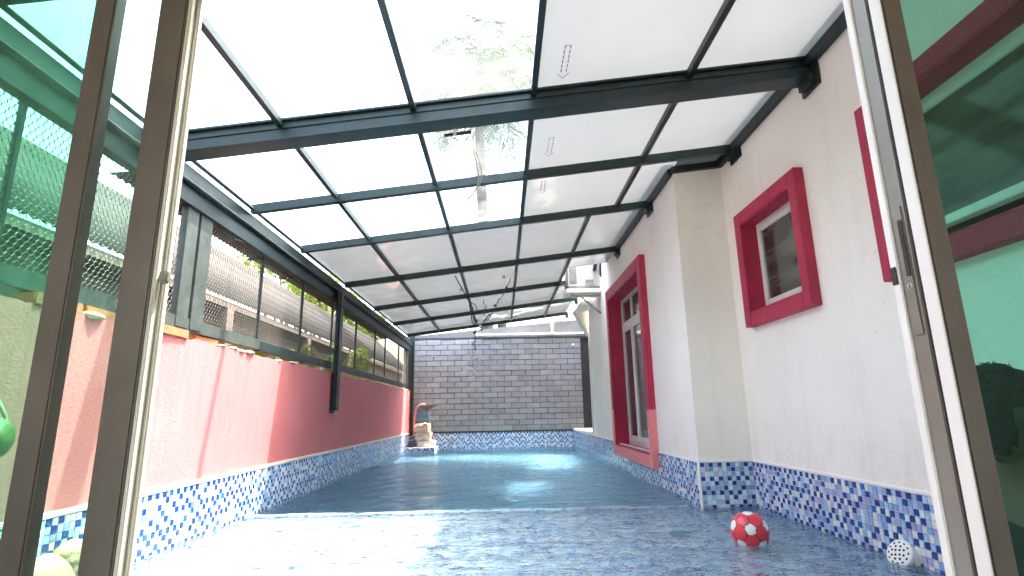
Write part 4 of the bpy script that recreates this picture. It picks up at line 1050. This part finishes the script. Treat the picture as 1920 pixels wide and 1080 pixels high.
Rr = [.12, .12, .13, .10, .055, .05, .06, .043, .033, .03, .06, .043, .033, .03, .085, .06, .04, .035, .085, .06, .04, .035]
skin_body('body', V, E_, Rr, M['skin'], pe)
Rs = [.135, .135, .145, .118, .062, .05, .075, .056, .04, .03, .075, .056, .04, .03]
skin_body('shirt', V[:5] + V[6:8] + V[10:12], [(0, 1), (1, 2), (2, 3), (3, 4), (3, 5), (5, 6), (3, 7), (7, 8)], Rs[:5] + [.078, .058, .078, .058], M['shirt'], pe)
skin_body('shorts', [V[0], V[14], V[15], V[18], V[19]], [(0, 1), (1, 2), (0, 3), (3, 4)], [.135, .098, .078, .098, .078], M['shirt'], pe)
def head():
    """faces +x; profile towards the camera"""
    bm = bmesh.new(); bmesh.ops.create_uvsphere(bm, u_segments=40, v_segments=28, radius=1)
    for v in bm.verts:
        x, y, z_ = v.co; sx, sy, sz = .098, .076, .118
        if z_ < 0: sy *= 1 - .35 * (-z_); sx *= 1 - .10 * (-z_)
        X, Y, Z = x * sx, y * sy, z_ * sz
        if x > 0 and z_ < 0: X += .012 * (-z_) * x
        X += .030 * math.exp(-((y / .16) ** 2) - ((z_ + .16) / .16) ** 2) * (x > .5)            # nose
        X += .010 * math.exp(-((y / .3) ** 2) - ((z_ + .48) / .10) ** 2) * (x > .3)              # lips
        X -= .012 * (math.exp(-(((abs(y) - .42) / .2) ** 2) - ((z_ - .06) / .13) ** 2)) * (x > .4)  # eye sockets
        v.co = (X, Y, Z)
    for f in bm.faces: f.smooth = True
    me = bpy.data.meshes.new('head'); bm.to_mesh(me); bm.free(); h = link('head', me, M['skin'], pe, loc=(HX, HY, HZ))
    g = MB()
    for s2 in (-1, 1):
        g.ball((HX + .085, HY + s2 * .030, HZ + .007), .012, 10, 8)
    g.build('eye', M['bulb_white'], pe)
    for s2 in (-1, 1):
        e = MB(); c = Vector((HX + .002, HY + s2 * .086, HZ - .022)); pts = []
        for k in range(15):
            a = -2.2 + 4.6 * k / 14; pts.append(c + Vector((.017 * math.cos(a + math.pi) * (1.1 if math.sin(a) > 0 else .8), s2 * .008, .032 * math.sin(a))))
        e.tube(pts, .0055, 8); e.ball(c + Vector((0, s2 * .001, 0)), .024, 12, 8, 0, (.62, .22, 1.1)); e.ball(c + Vector((.006, s2 * .006, -.032)), .009, 8, 6)
        e.build('ear', M['skin'], pe)
    # hair: shell over the skull with tufts
    bm = bmesh.new(); bmesh.ops.create_uvsphere(bm, u_segments=48, v_segments=32, radius=1); r = random.Random(8); kill = []
    for v in bm.verts:
        x, y, z_ = v.co
        cov = (z_ > .36) or (x < -.30 and z_ > -.74) or (x < .28 and z_ > .16)
        if not cov: kill.append(v)
        n = .006 * math.sin(18 * x + 9 * y) * math.sin(15 * z_ + 4 * y) + r.uniform(-.0015, .0015)
        v.co = (x * (.113 + n) - .006, y * (.091 + n), z_ * (.130 + n) + .002)
    bmesh.ops.delete(bm, geom=kill, context='VERTS')
    for f in bm.faces: f.smooth = True
    me = bpy.data.meshes.new('hair'); bm.to_mesh(me); bm.free(); o = link('hair', me, M['hair'], pe, loc=(HX, HY, HZ))
    so_ = o.modifiers.new('solid', 'SOLIDIFY'); so_.thickness = .012; so_.offset = -1
    st = MB()
    for k in range(160):
        th = r.uniform(0, 6.28); ph = r.uniform(0, 1.2); n = Vector((math.sin(ph) * math.cos(th), math.sin(ph) * math.sin(th), math.cos(ph)))
        p = Vector((HX - .006 + n.x * .112, HY + n.y * .09, HZ + .002 + n.z * .129)); t = (n * .5 + Vector((r.uniform(-1, 1), r.uniform(-1, 1), r.uniform(-.6, .3)))).normalized()
        st.tube([p, p + t * .009 + n * .001, p + t * .014], [.0014, .0012, .0003], 3, caps=False)
    o2 = st.build('hair_tufts', M['hair'], pe, kind='stuff')
head()
